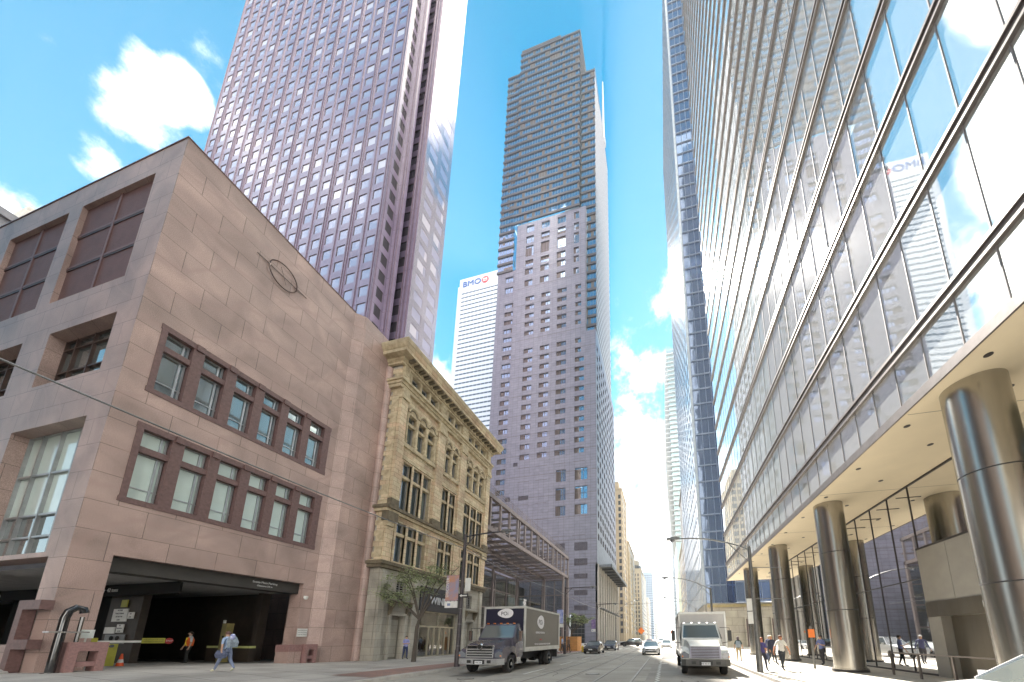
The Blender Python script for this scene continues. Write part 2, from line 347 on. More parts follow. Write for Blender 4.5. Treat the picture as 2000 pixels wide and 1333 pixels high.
for k in range(26):     # cracks and tar seams
    x = rr.uniform(-10.5, 3.8); y = rr.uniform(9, 48); a = rr.uniform(-.5, .5)+(1.57 if rr.random() < .5 else 0)
    for q in range(rr.randint(4, 10)):
        x2 = x+.45*math.cos(a); y2 = y+.45*math.sin(a); nx_, ny_ = -math.sin(a)*.018, math.cos(a)*.018
        mh.poly([(x-nx_, y-ny_, .0075), (x2-nx_, y2-ny_, .0075), (x2+nx_, y2+ny_, .0075), (x+nx_, y+ny_, .0075)], M_patch); x, y = x2, y2; a += rr.uniform(-.45, .45)
tag(mh.build('road_covers_and_cracks'), kind='structure')
# left pavement as a height field, with its kerb
lw = MB(); ys = [-20, 0, 4]+[6+i*.75 for i in range(24)]+[26+i*6 for i in range(12)]+[120, 200, 400, 900]
rows = []
for yy in ys:
    xs = [curbL(yy)-.15-(12.2+.0)*k/8-(0) for k in range(9)]
    xs = [curbL(yy)-.15+(-24.6-curbL(yy)+.15)*k/8 for k in range(9)]+[-45]
    k0 = len(lw.v)
    for x in xs: lw.v.append((x, yy, zs(x, yy)))
    rows.append(k0)
for a, b in zip(rows, rows[1:]):
    for k in range(9): lw.f.append((a+k+1, a+k, b+k, b+k+1)); lw.m.append(lw.mi(M_walk))
tag(lw.build('pavement_left'), kind='structure')
kb = MB()
for a, b in zip(ys, ys[1:]):
    xa, xb = curbL(a), curbL(b)
    kb.poly([(xa, a, -.01), (xb, b, -.01), (xb-.02, b, .145), (xa-.02, a, .145)][::-1], M_kerb); kb.poly([(xa-.02, a, .145), (xb-.02, b, .145), (xb-.16, b, .145), (xa-.16, a, .145)][::-1], M_kerb)
tag(kb.build('kerb_left'), kind='structure')
rp = MB(); ysr = [y for y in ys if 12 <= y <= 80]
for a, b in zip(ysr, ysr[1:]):
    rp.poly([(x, y, zs(x, y)+.005) for x, y in ((curbL(a)-2.6, a), (curbL(a)-.5, a), (curbL(b)-.5, b), (curbL(b)-2.6, b))], M_brickp)
tag(rp.build('red_paving_band'), kind='structure')
rw = MB(); rw.box(CR+.15, 60, -20, 1200, 0, .14, M_walkR); tag(rw.build('pavement_right'), kind='structure')
kr = MB(); kr.box(CR, CR+.15, -20, 1200, 0, .143, M_kerb); tag(kr.build('kerb_right'), kind='structure')

# ================================================================ BUILDING: pink granite block (left foreground)
M_pink = stone('pink_granite', (.46, .325, .285), (.40, .29, .255), 1.75, 1.22, mortar=.012, mc=(.17, .125, .11), rough=.42, speck=.34, vein=(.38, .26, .23), stain=.34)
M_pinkd = mat('plum_granite', (.155, .088, .082), rough=.45, var=.18, vscale=9)
M_frame = mat('bronze_frame', (.09, .055, .045), rough=.45, metal=.3)
M_alu = mat('aluminium', (.45, .46, .47), rough=.35, metal=.7)
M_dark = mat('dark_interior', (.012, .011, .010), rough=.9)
M_soff = mat('soffit_plaster', (.42, .42, .42), rough=.8)
M_glassL = mirror('tinted_glass', (.30, .34, .34), rough=.04, metal=.75, wav=.01, wscale=.6)
M_blind = mat('drawn_blind', (.62, .74, .68), rough=.35, var=.05, vscale=.6, coat=1, spec=.8)
M_louv = mat('plum_louvre', (.17, .095, .09), rough=.5, var=.08)
B = thing('granite_building', 'pink granite block with two bands of square windows over an open garage mouth', 'building', (-22.5, 7.65, 0))
of = (-22.5, 7.65, 0)
X0 = -22.5; YB = 7.65; Y1 = 17.2; HT = 26.75
w = MB()
w.wall('X', X0, -1, YB, Y1, 0, HT, [(8.75, 16.5, 0, 5.2), (8.47, 16.78, 7.55, 11.28), (8.42, 16.7, 12.83, 16.38)], 1.0, M_pink, M_pink)
lv = [(-30.3, -24.4, 18.75, 25.2), (-37.2, -31.5, 18.75, 25.2), (-44.1, -38.4, 18.75, 25.2), (-51, -45.3, 18.75, 25.2)]
wn3 = [(-29.2, -24.1, 13.6, 16.65), (-36.4, -31.5, 13.6, 16.65), (-43.6, -38.7, 13.6, 16.65)]
gr2 = [(-29.6, -24.0, 5.15, 11.25), (-36.4, -31, 5.15, 11.25), (-43.6, -38.2, 5.15, 11.25)]
gfl = [(-29.6, -23.7, 1.5, 4.95), (-60, -31, 1.5, 4.95)]
w.wall('Y', YB, 1, -62, X0, 0, HT, wn3+gr2+gfl, .68, M_pink, M_pink, lv, .3)
# angled bay and return towards the stone neighbour
def vwall(a, b, z0=0, z1=HT): w.poly([(a[0], a[1], z0), (b[0], b[1], z0), (b[0], b[1], z1), (a[0], a[1], z1)], M_pink)
vwall((X0, Y1), (-21.95, 17.75)); vwall((-21.95, 17.75), (-21.95, 20.15)); vwall((-21.95, 20.15), (-40, 20.15))
w.poly([(-62, YB, HT), (X0, YB, HT), (X0, Y1, HT), (-21.95, 17.75, HT), (-21.95, 20.15, HT), (-62, 20.15, HT)], M_pink)
w.box(-62, X0+.03, YB-.03, YB+.35, HT, HT+.07, M_pinkd); w.box(X0-.3, X0+.03, YB+.35, Y1, HT, HT+.07, M_pinkd)
w.build('wall', B, off=of)
c = MB(); c.lathe([(.3, 0), (.3, 24.2)], M_pink, (-21.85, 20.3, .1), 16); c.build('rounded_corner_pilaster', B, True, off=of)
# louvred plant-room openings
for (a, b, e, f) in lv:
    m_ = MB(); d = YB+.28
    m_.box(a, b, d, d+.05, e, f, M_louv); mid = (a+b)/2
    for k in range(60):
        x = a+(b-a)*(k+.5)/60
        m_.box(x-.03, x+.03, d-.1, d, e, f, M_louv)
    m_.box(mid-.09, mid+.09, d-.15, d, e, f, M_louv)
    for q in (1/3, 2/3):
        z = e+(f-e)*q+.2; m_.box(a, b, d-.14, d-.1, z-.05, z+.09, M_louv); m_.box(a, b, d-.13, d-.1, z-.16, z-.06, M_frame)
    m_.build('louvre_panel', B, off=of)
def windowset(a, b, e, f, d, cols, rows, name, frm, glass, t=.07, darkrows=()):
    m_ = MB(); us = [a+(b-a)*k for k in cols]; vs = [e+(f-e)*k for k in rows]
    for u in us: m_.box(u-t/2, u+t/2, d-.12, d+.02, e, f, frm)
    for v in vs: m_.box(a, b, d-.1, d+.02, v-t/2, v+t/2, frm)
    o = m_.build(name, B, off=of)
    for j in range(len(vs)-1):
        for i in range(len(us)-1):
            p = MB(); gm = M_glassL if j in darkrows else glass
            p.poly([(us[i], d, vs[j]), (us[i+1], d, vs[j]), (us[i+1], d, vs[j+1]), (us[i], d, vs[j+1])], gm); p.build('pane', o, off=of)
for h in wn3: windowset(*h, YB+.6, (0, .18, .46, .73, 1), (0, .38, .82, 1), 'window', M_frame, M_glassL)
for h in gr2: windowset(*h, YB+.6, (0, .2, .46, .72, 1), (0, .16, .33, .66, 1), 'grid_window', M_alu, M_blind, .09, (0, 1))
# two window bands on the street face: six bays, transom light over a big light, granite piers between
for (a, b, e, f, blind) in ((8.47, 16.78, 7.55, 11.28, True), (8.42, 16.7, 12.83, 16.38, False)):
    fr = MB(); pitch = (b-a-.2)/6; xo = X0+.03
    fr.box(X0-1, xo, a, a+.2, e, f, M_pinkd); fr.box(X0-1, xo, b-.42, b, e, f, M_pinkd)
    fr.box(X0-1, xo+.003, a-.03, b+.03, e-.02, e+.22, M_pinkd); fr.box(X0-1, xo+.003, a-.03, b+.03, f-.26, f+.02, M_pinkd)
    for k in range(1, 6):
        y_ = a+.2+pitch*k; fr.box(X0-.96, xo-.004, y_-.42, y_, e, f, M_pinkd); fr.box(xo-.02, xo+.09, y_-.36, y_-.06, f-.3, f+.0, M_pinkd)
    zt = e+(f-e)*.68; fr.box(X0-.97, X0-.02, a, b, zt-.14, zt+.14, M_pinkd)
    fr.build('window_surround', B, off=of)
    for k in range(6):
        y0 = a+.2+pitch*k; y1 = y0+pitch-.42; wnd = MB()
        for z0, z1 in ((e+.2, zt-.12), (zt+.12, f-.24)):
            for q in (y0+.02, y1-.1, y1-.26): wnd.box(X0-.36, X0-.24, q, q+.07, z0, z1, M_alu)
            for z in (z0, z1-.08): wnd.box(X0-.355, X0-.245, y0, y1, z, z+.08, M_alu)
            if z1 < f-.5: wnd.box(X0-.35, X0-.25, y0, y1, z0+.55, z0+.6, M_alu)
        o = wnd.build('window', B, off=of)
        for z0, z1 in ((e+.2, zt-.12), (zt+.12, f-.24)):
            p = MB(); p.poly([(X0-.3, y0, z0), (X0-.3, y1, z0), (X0-.3, y1, z1), (X0-.3, y0, z1)], M_blind if blind else M_glassL); p.build('pane', o, off=of)
# garage mouth: lintel, ceiling, dark back walls
gm = MB()
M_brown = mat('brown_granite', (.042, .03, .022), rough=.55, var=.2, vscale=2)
gm.box(X0-1.2, X0-.35, 8.75, 16.5, 4.55, 5.25, mat('dark_lintel', (.05, .045, .04), rough=.6))
gm.poly([(X0-1.1, 8.0, 4.62), (X0-1.1, 16.5, 4.62), (-60, 16.5, 4.62), (-60, 8.0, 4.62)], M_soff)
gm.build('garage_ceiling', B, off=of)
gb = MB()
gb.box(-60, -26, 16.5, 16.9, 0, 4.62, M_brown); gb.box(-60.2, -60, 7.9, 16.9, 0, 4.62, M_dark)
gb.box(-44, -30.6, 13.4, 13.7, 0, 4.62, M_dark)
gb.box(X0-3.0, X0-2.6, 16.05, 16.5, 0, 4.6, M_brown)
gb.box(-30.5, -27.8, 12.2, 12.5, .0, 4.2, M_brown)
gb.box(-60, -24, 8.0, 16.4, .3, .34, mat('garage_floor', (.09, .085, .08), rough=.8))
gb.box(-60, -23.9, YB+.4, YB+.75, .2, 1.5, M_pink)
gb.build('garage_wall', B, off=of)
tx = MB()
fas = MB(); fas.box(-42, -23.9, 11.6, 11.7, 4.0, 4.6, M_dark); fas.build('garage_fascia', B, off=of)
M_ltr = mat('white_letters', (.75, .75, .72), rough=.5)
loc0 = Matrix.Translation((-of[0], -of[1], -of[2]))
text('Trucks  Dual  Rear  30 tons  Triple  Rear  42 tons', .3, M_ltr, B, loc0 @ face_mat((-31.6, 11.55, 4.3), '-y'), 'fascia_lettering')
text('Maximum Loads', .3, M_ltr, B, loc0 @ face_mat((-40.5, 11.55, 4.3), '-y'), 'fascia_lettering')
text('Scotia Plaza Parking', .16, M_ltr, B, loc0 @ face_mat((X0-.34, 14.6, 4.95), '+x'), 'lintel_lettering', .006)
text('Clearance 3.9 m', .12, M_ltr, B, loc0 @ face_mat((X0-.34, 14.6, 4.75), '+x'), 'lintel_lettering', .006)
# wall clock: thin ring and marks on the granite
ck = MB(); N_ = 40
for i in range(N_):
    a, b = 2*math.pi*i/N_, 2*math.pi*(i+1)/N_
    ck.tube([(X0+.1, 12.4+.78*math.cos(a), 24.1+.78*math.sin(a)), (X0+.1, 12.4+.78*math.cos(b), 24.1+.78*math.sin(b))], .035, M_frame, 5)
for (a, b, c_, d) in ((11.0, 24.1, 13.8, 24.1), (12.2, 24.6, 12.6, 23.7)): ck.box(X0+.05, X0+.09, a, c_, b-.012, b+.012, M_frame) if b == d else ck.tube([(X0+.07, a, b), (X0+.07, c_, d)], .015, M_frame, 5)
ck.build('wall_clock_ring', B, off=of)

# ================================================================ BUILDING: tall red granite tower behind
M_tow = stone('red_granite', (.26, .205, .29), (.225, .175, .25), 3.5, 3.85, mortar=.03, mc=(.10, .06, .09), rough=.12, speck=.1, spec=.9, offset=0, stain=.12, bump=.1)
M_towd = mat('red_granite_ridge', (.20, .14, .185), rough=.2, var=.1, spec=.8)
M_towg = mirror('tower_glass', (.50, .48, .60), rough=.06, metal=.6, wav=.02, wscale=.3, panel=(3.5, 3.85), tilt=.012, c2=(.64, .60, .66), share=.16)
M_towdg = mirror('tower_glass_dark', (.10, .09, .10), rough=.08, metal=.4, wav=.01)
T = thing('granite_tower', 'very tall reddish granite office tower with small square windows and a stepped corner', 'building', (-49, 40, 0)); of = (-49, 40, 0)
TZ = 275
def towholes(c0, pitch, n, wd, z0=61.95+3.85*-14-2.5, zmax=270, hh=2.45):
    h = []
    for i in range(n):
        z = z0
        while z < zmax:
            if z > 4: h.append((c0+i*pitch, c0+i*pitch+wd, z, z+hh))
            z += 3.85
    return h
z00 = 61.95-3.85*14-2.5
HF = towholes(-50.4-2.0-3.49*16, 3.49, 17, 1.95, z00, hh=2.3)
t = MB(); t.wall('Y', 40, 1, -109, -49, 0, TZ, HF, .09, M_tow, M_towd)
HA = [(40.55, 41.9, h[2], h[3]) for h in HF[:len(HF)//17]]
HB = [(-49.7, -47.75, h[2], h[3]) for h in HF[:len(HF)//17]]
t.wall('X', -49, -1, 40, 42.3, 0, TZ, HA, .3, M_tow, M_frame)
t.wall('Y', 44.5, 1, -50, -47.5, 0, TZ, HB, .3, M_tow, M_frame)
HR = []
for c0 in (44.9, 48.35): HR += [(c0+.3, c0+2.6, h[2], h[3]) for h in HF[:len(HF)//17]]
t.wall('X', -45.3, -1, 44.3, 51.9, 0, TZ, HR, .06, mirror('polished_granite_side', (.46, .42, .47), rough=.07, metal=.8, wav=.03, wscale=.15, panel=(3.5, 3.85), tilt=.03), M_towd)
for a, b in (((-47.4, 42.3), (-47.4, 42.9)), ((-47.4, 42.9), (-50, 42.9)), ((-50, 42.9), (-50, 44.5)), ((-45.3, 51.9), (-49, 55.6)), ((-49, 55.6), (-109, 55.6)), ((-109, 55.6), (-109, 40)), ((-49, 42.3), (-47.4, 42.3)), ((-47.5, 44.3), (-45.3, 44.3)), ((-47.5, 44.5), (-47.5, 44.3))):
    t.poly([(a[0], a[1], 0), (b[0], b[1], 0), (b[0], b[1], TZ), (a[0], a[1], TZ)], M_tow)
t.poly([(-109, 40, TZ), (-49, 40, TZ), (-45.3, 44.3, TZ), (-45.3, 51.9, TZ), (-49, 55.6, TZ), (-109, 55.6, TZ)], M_tow)
t.build('wall', T, off=of)
fn = MB()
for i in range(18):
    x = -50.4+.68-3.49*i
    for dx in ((-.28, .28) if i % 2 == 0 else (0,)): fn.box(x+dx-.09, x+dx+.09, 39.82, 40, 0, TZ, M_towd)
for x in (-49.25, -48.2, -47.6): fn.box(x, x+.16, 42.12 if x > -49 else 39.8, 42.3 if x > -49 else 40, 0, TZ, M_towd)
for x in (-47.3, -46.6, -45.7): fn.box(x, x+.18, 44.1, 44.3, 0, TZ, M_towd)
fn.build('ridge', T, off=of)
def winmesh(name, ax, wd, hh, frm, glass, t=.06, nx=0, nz=(), dep=.1):
    """window centred on u, sitting on v=0; ax 'Y' faces -y, ax 'X' faces +x"""
    m_ = MB()
    def bx(u0, u1, v0, v1, d0, d1, mt):
        if ax == 'Y': m_.box(u0, u1, d0, d1, v0, v1, mt)
        else: m_.box(-d1, -d0, u0, u1, v0, v1, mt)
    bx(-wd/2, wd/2, 0, t, 0, dep, frm); bx(-wd/2, wd/2, hh-t, hh, 0, dep, frm); bx(-wd/2, -wd/2+t, t, hh-t, 0, dep, frm); bx(wd/2-t, wd/2, t, hh-t, 0, dep, frm)
    for k in range(nx): u = -wd/2+wd*(k+1)/(nx+1) if not isinstance(nx, tuple) else 0; bx(u-t/2, u+t/2, t, hh-t, 0, dep, frm)
    for q in nz: bx(-wd/2+t, wd/2-t, hh*q-t/2, hh*q+t/2, .01, dep, frm)
    bx(-wd/2+t/2, wd/2-t/2, t/2, hh-t/2, dep*.7, dep*.7+.02, glass)
    me = m_.build(name); d = me.data; bpy.data.objects.remove(me); return d
def place_windows(root, of, holes, ax, c, inset, frm, glass, name='window', limit=100, nx=0, nz=(), near=None, t=.06):
    """the nearest windows as parts, the rest as one part"""
    hs = sorted(holes, key=near or (lambda h: h[2])); cache = {}; rest = MB()
    for i, (a, b, e, f) in enumerate(hs):
        key = (round(b-a, 2), round(f-e, 2))
        if key not in cache: cache[key] = winmesh(name, ax, b-a, f-e, frm, glass, t, nx, nz)
        u = (a+b)/2; p = (u, c+inset, e) if ax == 'Y' else (c-inset, u, e)
        if i < limit: inst(name, cache[key], root, (p[0]-of[0], p[1]-of[1], p[2]-of[2]))
        else:
            me = cache[key]; k = len(rest.v)
            rest.v += [tuple(Vector(v.co)+Vector(p)) for v in me.vertices]
            for pl in me.polygons: rest.f.append(tuple(k+q for q in pl.vertices)); rest.m.append(rest.mi(me.materials[pl.material_index]))
    if rest.v: rest.build(name, root, off=of, kind='stuff')
vis = lambda h: (abs(h[2]-60-(h[0]+49)*-.4)*1+abs(h[0]+49)*.8) if h[2] > 38 else 900-h[2]
place_windows(T, of, HF, 'Y', 40, .04, M_frame, M_towg, limit=100, near=vis, t=.05)
for (H_, ax, c_, gl) in ((HA, 'X', -49, M_towdg), (HB, 'Y', 44.5, M_towdg), (HR, 'X', -45.3, M_towg)):
    q = MB()
    for a, b, e, f in H_:
        if ax == 'X': q.box(c_-.08, c_-.05, a, b, e, f, gl)
        else: q.box(a, b, c_+.12, c_+.16, e, f, gl)
    q.build('corner_window', T, off=of, kind='stuff')

# ================================================================ BUILDING: white tower with ribbon windows
M_bw = mat('white_marble', (.66, .68, .74), rough=.5, var=.03)
M_bs = mat('window_ribbon', (.10, .14, .20), rough=.25, metal=.3)
Bm = thing('white_tower', 'white office tower of thin dark window ribbons with a blue BMO sign at its top', 'building', (-121, 200, 0)); of = (-121, 200, 0)
b = MB(); b.box(-155, -112, 200, 240, 0, 297, M_bw); b.box(-157.5, -155, 201.5, 238.5, 0, 292, M_bw); b.build('wall', Bm, off=of)
b = MB(); z = 14
while z < 283:
    b.box(-152.6, -112.5, 199.96, 200.3, z, z+1.25, M_bs)
    z += 4.05
b.build('window_ribbon', Bm, off=of, kind='stuff')
b = MB()
for k in range(1, 12): b.box(-152.6+k*3.3-.1, -152.6+k*3.3+.1, 199.93, 199.97, 10, 285, M_bw)
b.build('mullion', Bm, off=of)
lo = Matrix.Translation((121, -200, 0))
M_bl = mat('sign_blue', (.04, .12, .38), rough=.5, var=.05); M_rd = mat('sign_red', (.65, .03, .05), rough=.5, var=.05)
text('BMO', 7.6, M_bl, Bm, lo @ face_mat((-143.5, 199.7, 290.6), '-y'), 'sign_lettering', .2, sx=1.05)
sg = MB(); sg.lathe([(3.1, -.25), (3.1, .1)], M_rd, (-131.3, 199.8, 290.6), 32, 'y'); rd = sg.build('sign_roundel', Bm, off=of)
sg = MB(); sg.box(-133.3, -129.3, 199.4, 199.55, 288.9, 289.6, M_ltr); 
for x in (-132.3, -130.3): sg.lathe([(.95, -.1), (.95, .1)], M_ltr, (x, 199.45, 291.0), 14, 'y')
sg.build('roundel_emblem', rd, off=of)
# ================================================================ BUILDING: hotel tower
M_hs = stone('lavender_granite', (.25, .25, .30), (.22, .22, .268), 2.0, 1.1, mortar=.03, mc=(.10, .09, .11), rough=.4, speck=.08, offset=0, stain=.15)
M_hsd = mat('lavender_panel', (.20, .20, .24), rough=.5, var=.08)
M_hw = mat('pale_spandrel', (.40, .39, .40), rough=.4, var=.05)
M_hsp = mat('grey_spandrel', (.10, .095, .098), rough=.5, var=.1)
M_hgl = mirror('hotel_glass', (.34, .52, .66), rough=.04, metal=.85, wav=.06, wscale=.22, panel=(1.32, 4.4, 297.5), tilt=.03, c2=(.24, .21, .18), share=.2)
M_hgw = mirror('hotel_window_glass', (.36, .50, .60), rough=.05, metal=.8, wav=.05, wscale=.3, panel=(4.0, 4.3), tilt=.04, c2=(.16, .14, .12), share=.3)
M_hf = mat('hotel_frame', (.13, .11, .11), rough=.5)
H = thing('hotel_tower', 'tallest lavender granite hotel tower with dark stepped glass top beside the street', 'building', (-22, 110, 0)); of = (-22, 110, 0)
cols = [(-52.3, -48.3), (-45.1, -41.1), (-38.0, -33.9), (-30.4, -26.5)]
rowz = [71.68+4.35*i for i in range(18)]
HH = []
for a, b in cols[:3]:
    HH += [(a, b, z-2.2, z) for z in rowz]
a, b = cols[3]
HH += [(a+.1, b, z-2.2, z) for z in rowz[:10]]+[(a+.2, b-1.3, z-2.2, z) for z in rowz[10:]]
for (z0, z1) in ((151.2, 154.4), (157.3, 160.5), (161.7, 165.0), (167.1, 173.0), (174.4, 178.2), (180.4, 184.1)):
    for (a, b) in ((-53.1, -49.4), (-46, -42.1), (-38.5, -34.7), (-31.1, -28.8)): HH.append((a, b, z0, z1))
for a, b in ((-37.3, -33.4), (-30, -25.2)):
    for z0, z1 in ((58.7, 63.5), (51.3, 56.2), (45.4, 49.2)): HH.append((a, b, z0, z1))
HL = [(-30, -25.2, z0, z1) for z0, z1 in ((32, 34.95), (26.6, 29.1), (21.9, 23.7), (16.2, 18.0), (11.1, 12.7))]
HL += [(-37.3, -33.4, 32, 34.95), (-52.1, -48, 52.8, 54.6), (-57.7, -55.4, 52.8, 54.6), (-55.4+.6, -52.9, 67, 68.6)]
def inx(h, x0, x1): return x0 <= h[0] and h[1] <= x1
w = MB()
w.wall('Y', 110, 1, -57.6, -25.8-.0, 122, 186, [h for h in HH+HL if h[2] > 122], .45, M_hs, M_hs)
w.wall('Y', 110, 1, -57.8, -21.8, 9.5, 122, [h for h in HH+HL if h[3] < 122 and h[0] > -57.8], .45, M_hs, M_hs)
for x0, x1 in ((-57.8, -31.5), (-26.2, -21.8)): w.box(x0, x1, 110, 110.6, 0, 9.5, M_hs)
w.poly([(-25.8, 110, 122), (-21.8, 110, 122), (-21.8, 150, 122), (-25.8, 150, 122)], M_hs)
HLc = [(-62.5, -58.5, z-2.3, z) for z in rowz if z > 60 and z < 150]+[(-62.8, -59, z0, z1) for z0, z1 in ((151.2, 154.4), (157, 160))]+[(-62.5, -58.6, z, z+2.2) for z in (56.2, 60.6, 64.9)]
w.wall('Y', 111, 1, -66.6, -57.6, 0, 163, HLc, .4, M_hs, M_hs)
w.poly([(-57.6, 111, 0), (-57.6, 110, 0), (-57.6, 110, 186), (-57.6, 111, 186)], M_hs); w.poly([(-66.6, 111, 0), (-66.6, 140, 0), (-66.6, 140, 163), (-66.6, 111, 163)], M_hs)
w.poly([(-57.6, 110, 186), (-25.8, 110, 186), (-25.8, 125, 186), (-57.6, 125, 186)], M_hs)
w.wall('X', -25.8, -1, 110, 111.6, 122, 186, [], .2, M_hs)
# street side wall of the lower block
SH = [(112+i*4.6, 114.4+i*4.6, z-2.4, z) for i in range(10) for z in [38.5+4.35*k for k in range(19)]]
w.wall('X', -21.8, -1, 110, 158, 27, 122, SH, .4, M_hs, M_hf)
w.build('wall', H, off=of)
place_windows(H, of, HH, 'Y', 110, .3, M_hf, M_hgw, limit=88, nx=2, near=lambda h: -h[0]*.3+abs(h[2]-85), t=.14)
place_windows(H, of, HLc, 'Y', 111, .3, M_hf, M_hgw, limit=12, nx=2, near=lambda h: h[2], t=.14)
place_windows(H, of, SH, 'X', -21.8, .3, M_hf, M_hgw, name='side_window', limit=60, near=lambda h: h[0]*.5+h[2], t=.1)
M_lvr = mat('hotel_louvre', (.11, .095, .105), rough=.6)
for (a, b, e, f) in HL:
    lvb = MB(); lvb.box(a, b, 110.25, 110.3, e, f, M_lvr); z = e+.1
    while z < f: lvb.box(a, b, 110.15, 110.25, z, z+.07, M_hsd); z += .22
    for q in (1/3, 2/3): lvb.box(a+(b-a)*q-.06, a+(b-a)*q+.06, 110.1, 110.26, e, f, M_hf)
    lvb.build('louvre', H, off=of)
rcs = MB()   # blind recessed panels and string courses of the lower wall
for zb in (66, 60.2, 51, 44.6, 37.6):
    for a, b in cols[:4]:
        if a < -39 or zb in (66, 37.6): rcs.box(a-.3, b+.3, 109.97, 110.0, zb, zb+.12, M_hf); rcs.box(a-.32, a-.2, 109.975, 110.0, zb-3, zb, M_hsd)
for z in [9.5+8.8*k for k in range(20)]:
    rcs.box(-57.8 if z < 122 else -57.6, -21.8 if z < 122 else -25.8, 109.985, 110.0, z, z+.14, M_hf)
rcs.build('string_course', H, off=of)
# glazed upper volumes: spandrel bands and glass, floor by floor
def glazed(x0, x1, y, y1, z0, z1, name, side=None, pitch=4.4):
    g_ = MB(); g_.poly([(x0, y, z0), (x1, y, z0), (x1, y, z1), (x0, y, z1)], M_hgl)
    g_.poly([(x0, y1, z0), (x0, y, z0), (x0, y, z1), (x0, y1, z1)], M_hgl)
    if side: g_.poly([(x1, y, z0), (x1, y1, z0), (x1, y1, z1), (x1, y, z1)], M_hgl)
    g_.poly([(x0, y, z1), (x1, y, z1), (x1, y1, z1), (x0, y1, z1)], M_hsp); g_.build(name, H, off=of)
    s_ = MB(); z = z1-1.2
    while z > z0-1:
        s_.box(x0-.2, x1+.2, y-.35, y+.05, z, z+1.15, M_hsp)
        if side == 'dark': s_.box(x1-.05, x1+.3, y+.05, y1, z, z+1.15, M_hsp)
        z -= pitch
    x = x0+1.3
    while x < x1-.5: s_.box(x-.06, x+.06, y-.08, y, z0, z1-1.2, M_hf); x += 1.32
    s_.build('spandrel', H, off=of)
glazed(-67.0, -59.6, 111, 140, 163, 287, 'glass_bay')
glazed(-59.6, -28.6, 109.6, 125, 186, 297.5, 'glass_bay', 'dark')
glazed(-28.4, -21.9, 112, 125, 122.5, 272, 'glass_bay')
pe = MB(); pe.box(-60.5, -39.5, 112, 128, 287, 306, M_hsd); pe.box(-60.7, -39.3, 111.8, 112, 304.6, 306.2, M_hsp); pe.build('penthouse', H, off=of)
# pale side faces with dark window lines
sd_ = MB(); sd_.box(-40, -21.85, 125, 150, 122, 276, M_hw, skip='b'); sd_.box(-26, -21.85, 112.1, 125, 122, 271.5, M_hw, skip='bf'); sd_.box(-26.5, -25.75, 111.6, 140, 122, 186, M_hw); sd_.box(-50, -28.55, 120, 150, 276, 297, M_hw)
sd_.build('side_wall', H, off=of)
sl = MB(); z = 124
while z < 275:
    sl.box(-21.9, -21.8, 112.4, 149.5, z, z+1.5, M_hf)
    if z < 184: sl.box(-25.8, -25.7, 112.2, 139, z, z+1.5, M_hf)
    z += 4.4
sl.build('side_window_line', H, off=of)
ms = MB(); ms.tube([(-23.5, 146, 276), (-23.5, 146, 300), (-23.5, 146, 340)], [.9, .8, .35], M_hw, 8); ms.box(-24.6, -22.2, 145, 147.4, 288, 292, M_hw); ms.build('rooftop_mast', H, off=of)
# canopy over the side entrance, tall pale arcade below it
cp = MB(); M_can = mat('canopy_steel', (.16, .17, .18), rough=.4, metal=.6)
cp.box(-21.8, -17.2, 112, 160, 26.6, 27.0, M_can)
for i in range(9): cp.box(-21.8, -17.0, 112+i*5.9, 112.3+i*5.9, 26.1, 26.6, M_can)
cp.box(-17.3, -17.0, 112, 160, 26.0, 27.1, M_can)
for i in range(9): cp.box(-21.8, -20.0, 113+i*5.5, 115+i*5.5, 11.6, 11.9, M_can)
cp.build('canopy', H, off=of)
ar = MB(); M_lime = mat('pale_limestone', (.50, .47, .42), rough=.6, var=.1)
for i in range(11): ar.box(-22.4, -21.45, 110.0+i*5, 112.2+i*5, 0, 27, M_lime)
ar.box(-22.4, -21.65, 110, 162, 24.2, 27, M_lime); ar.box(-22.4, -21.65, 110, 162, 11.2, 12.6, M_lime); ar.box(-23, -22.4, 110.8, 162, 0, 27, mirror('arcade_glass', (.14, .15, .15), rough=.06, metal=.5, wav=.01))
ar.build('arcade', H, off=of)
ge = MB(); ge.box(-31.5, -26.2, 111.2, 111.3, 0, 9.5, mirror('arcade_glass', (.14, .15, .15)));
for k in range(5): ge.box(-31.5, -26.2, 111.0, 111.1, 1.5+k*1.7, 1.58+k*1.7, M_hw)
for k in range(5): ge.box(-31.5+k*1.3, -31.42+k*1.3, 111.0, 111.1, 0, 9.5, M_hf)
ge.build('entrance_glazing', H, off=of)

# ================================================================ BUILDING: old sandstone front with deep cornice
M_sand = stone('yellow_sandstone', (.66, .56, .38), (.56, .41, .28), .72, .36, mortar=.01, mc=(.2, .15, .09), rough=.8, speck=.3, stain=.4, bump=.3)
M_sandp = mat('carved_sandstone', (.62, .53, .36), c2=(.30, .235, .15), rough=.8, vscale=2.2, bump=.5, bscale=18)
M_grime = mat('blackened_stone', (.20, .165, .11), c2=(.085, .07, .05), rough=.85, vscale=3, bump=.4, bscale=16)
M_lim = stone('grey_limestone', (.44, .41, .35), (.38, .36, .31), 1.1, .55, mortar=.008, mc=(.2, .18, .16), rough=.8, speck=.15, stain=.4)
M_wgl = mirror('sash_glass', (.20, .25, .27), rough=.04, metal=.7, wav=.02)
M_sash = mat('grey_sash', (.30, .29, .28), rough=.5)
O = thing('sandstone_building', 'ornate yellow sandstone front of four storeys with arched shell heads under a bracketed cornice', 'building', (-20.7, 20.4, 0)); of = (-20.7, 20.4, 0)
XF = -20.7; XP = -20.55; YA = 20.4; YE = 35.0
piers = [(20.4, 21.1), (25.2, 26.2), (28.9, 29.9), (34.2, 35.0)]
bays = [(21.1, 25.2, 3), (26.2, 28.9, 2), (29.9, 34.2, 3)]
holes = []; wins = []
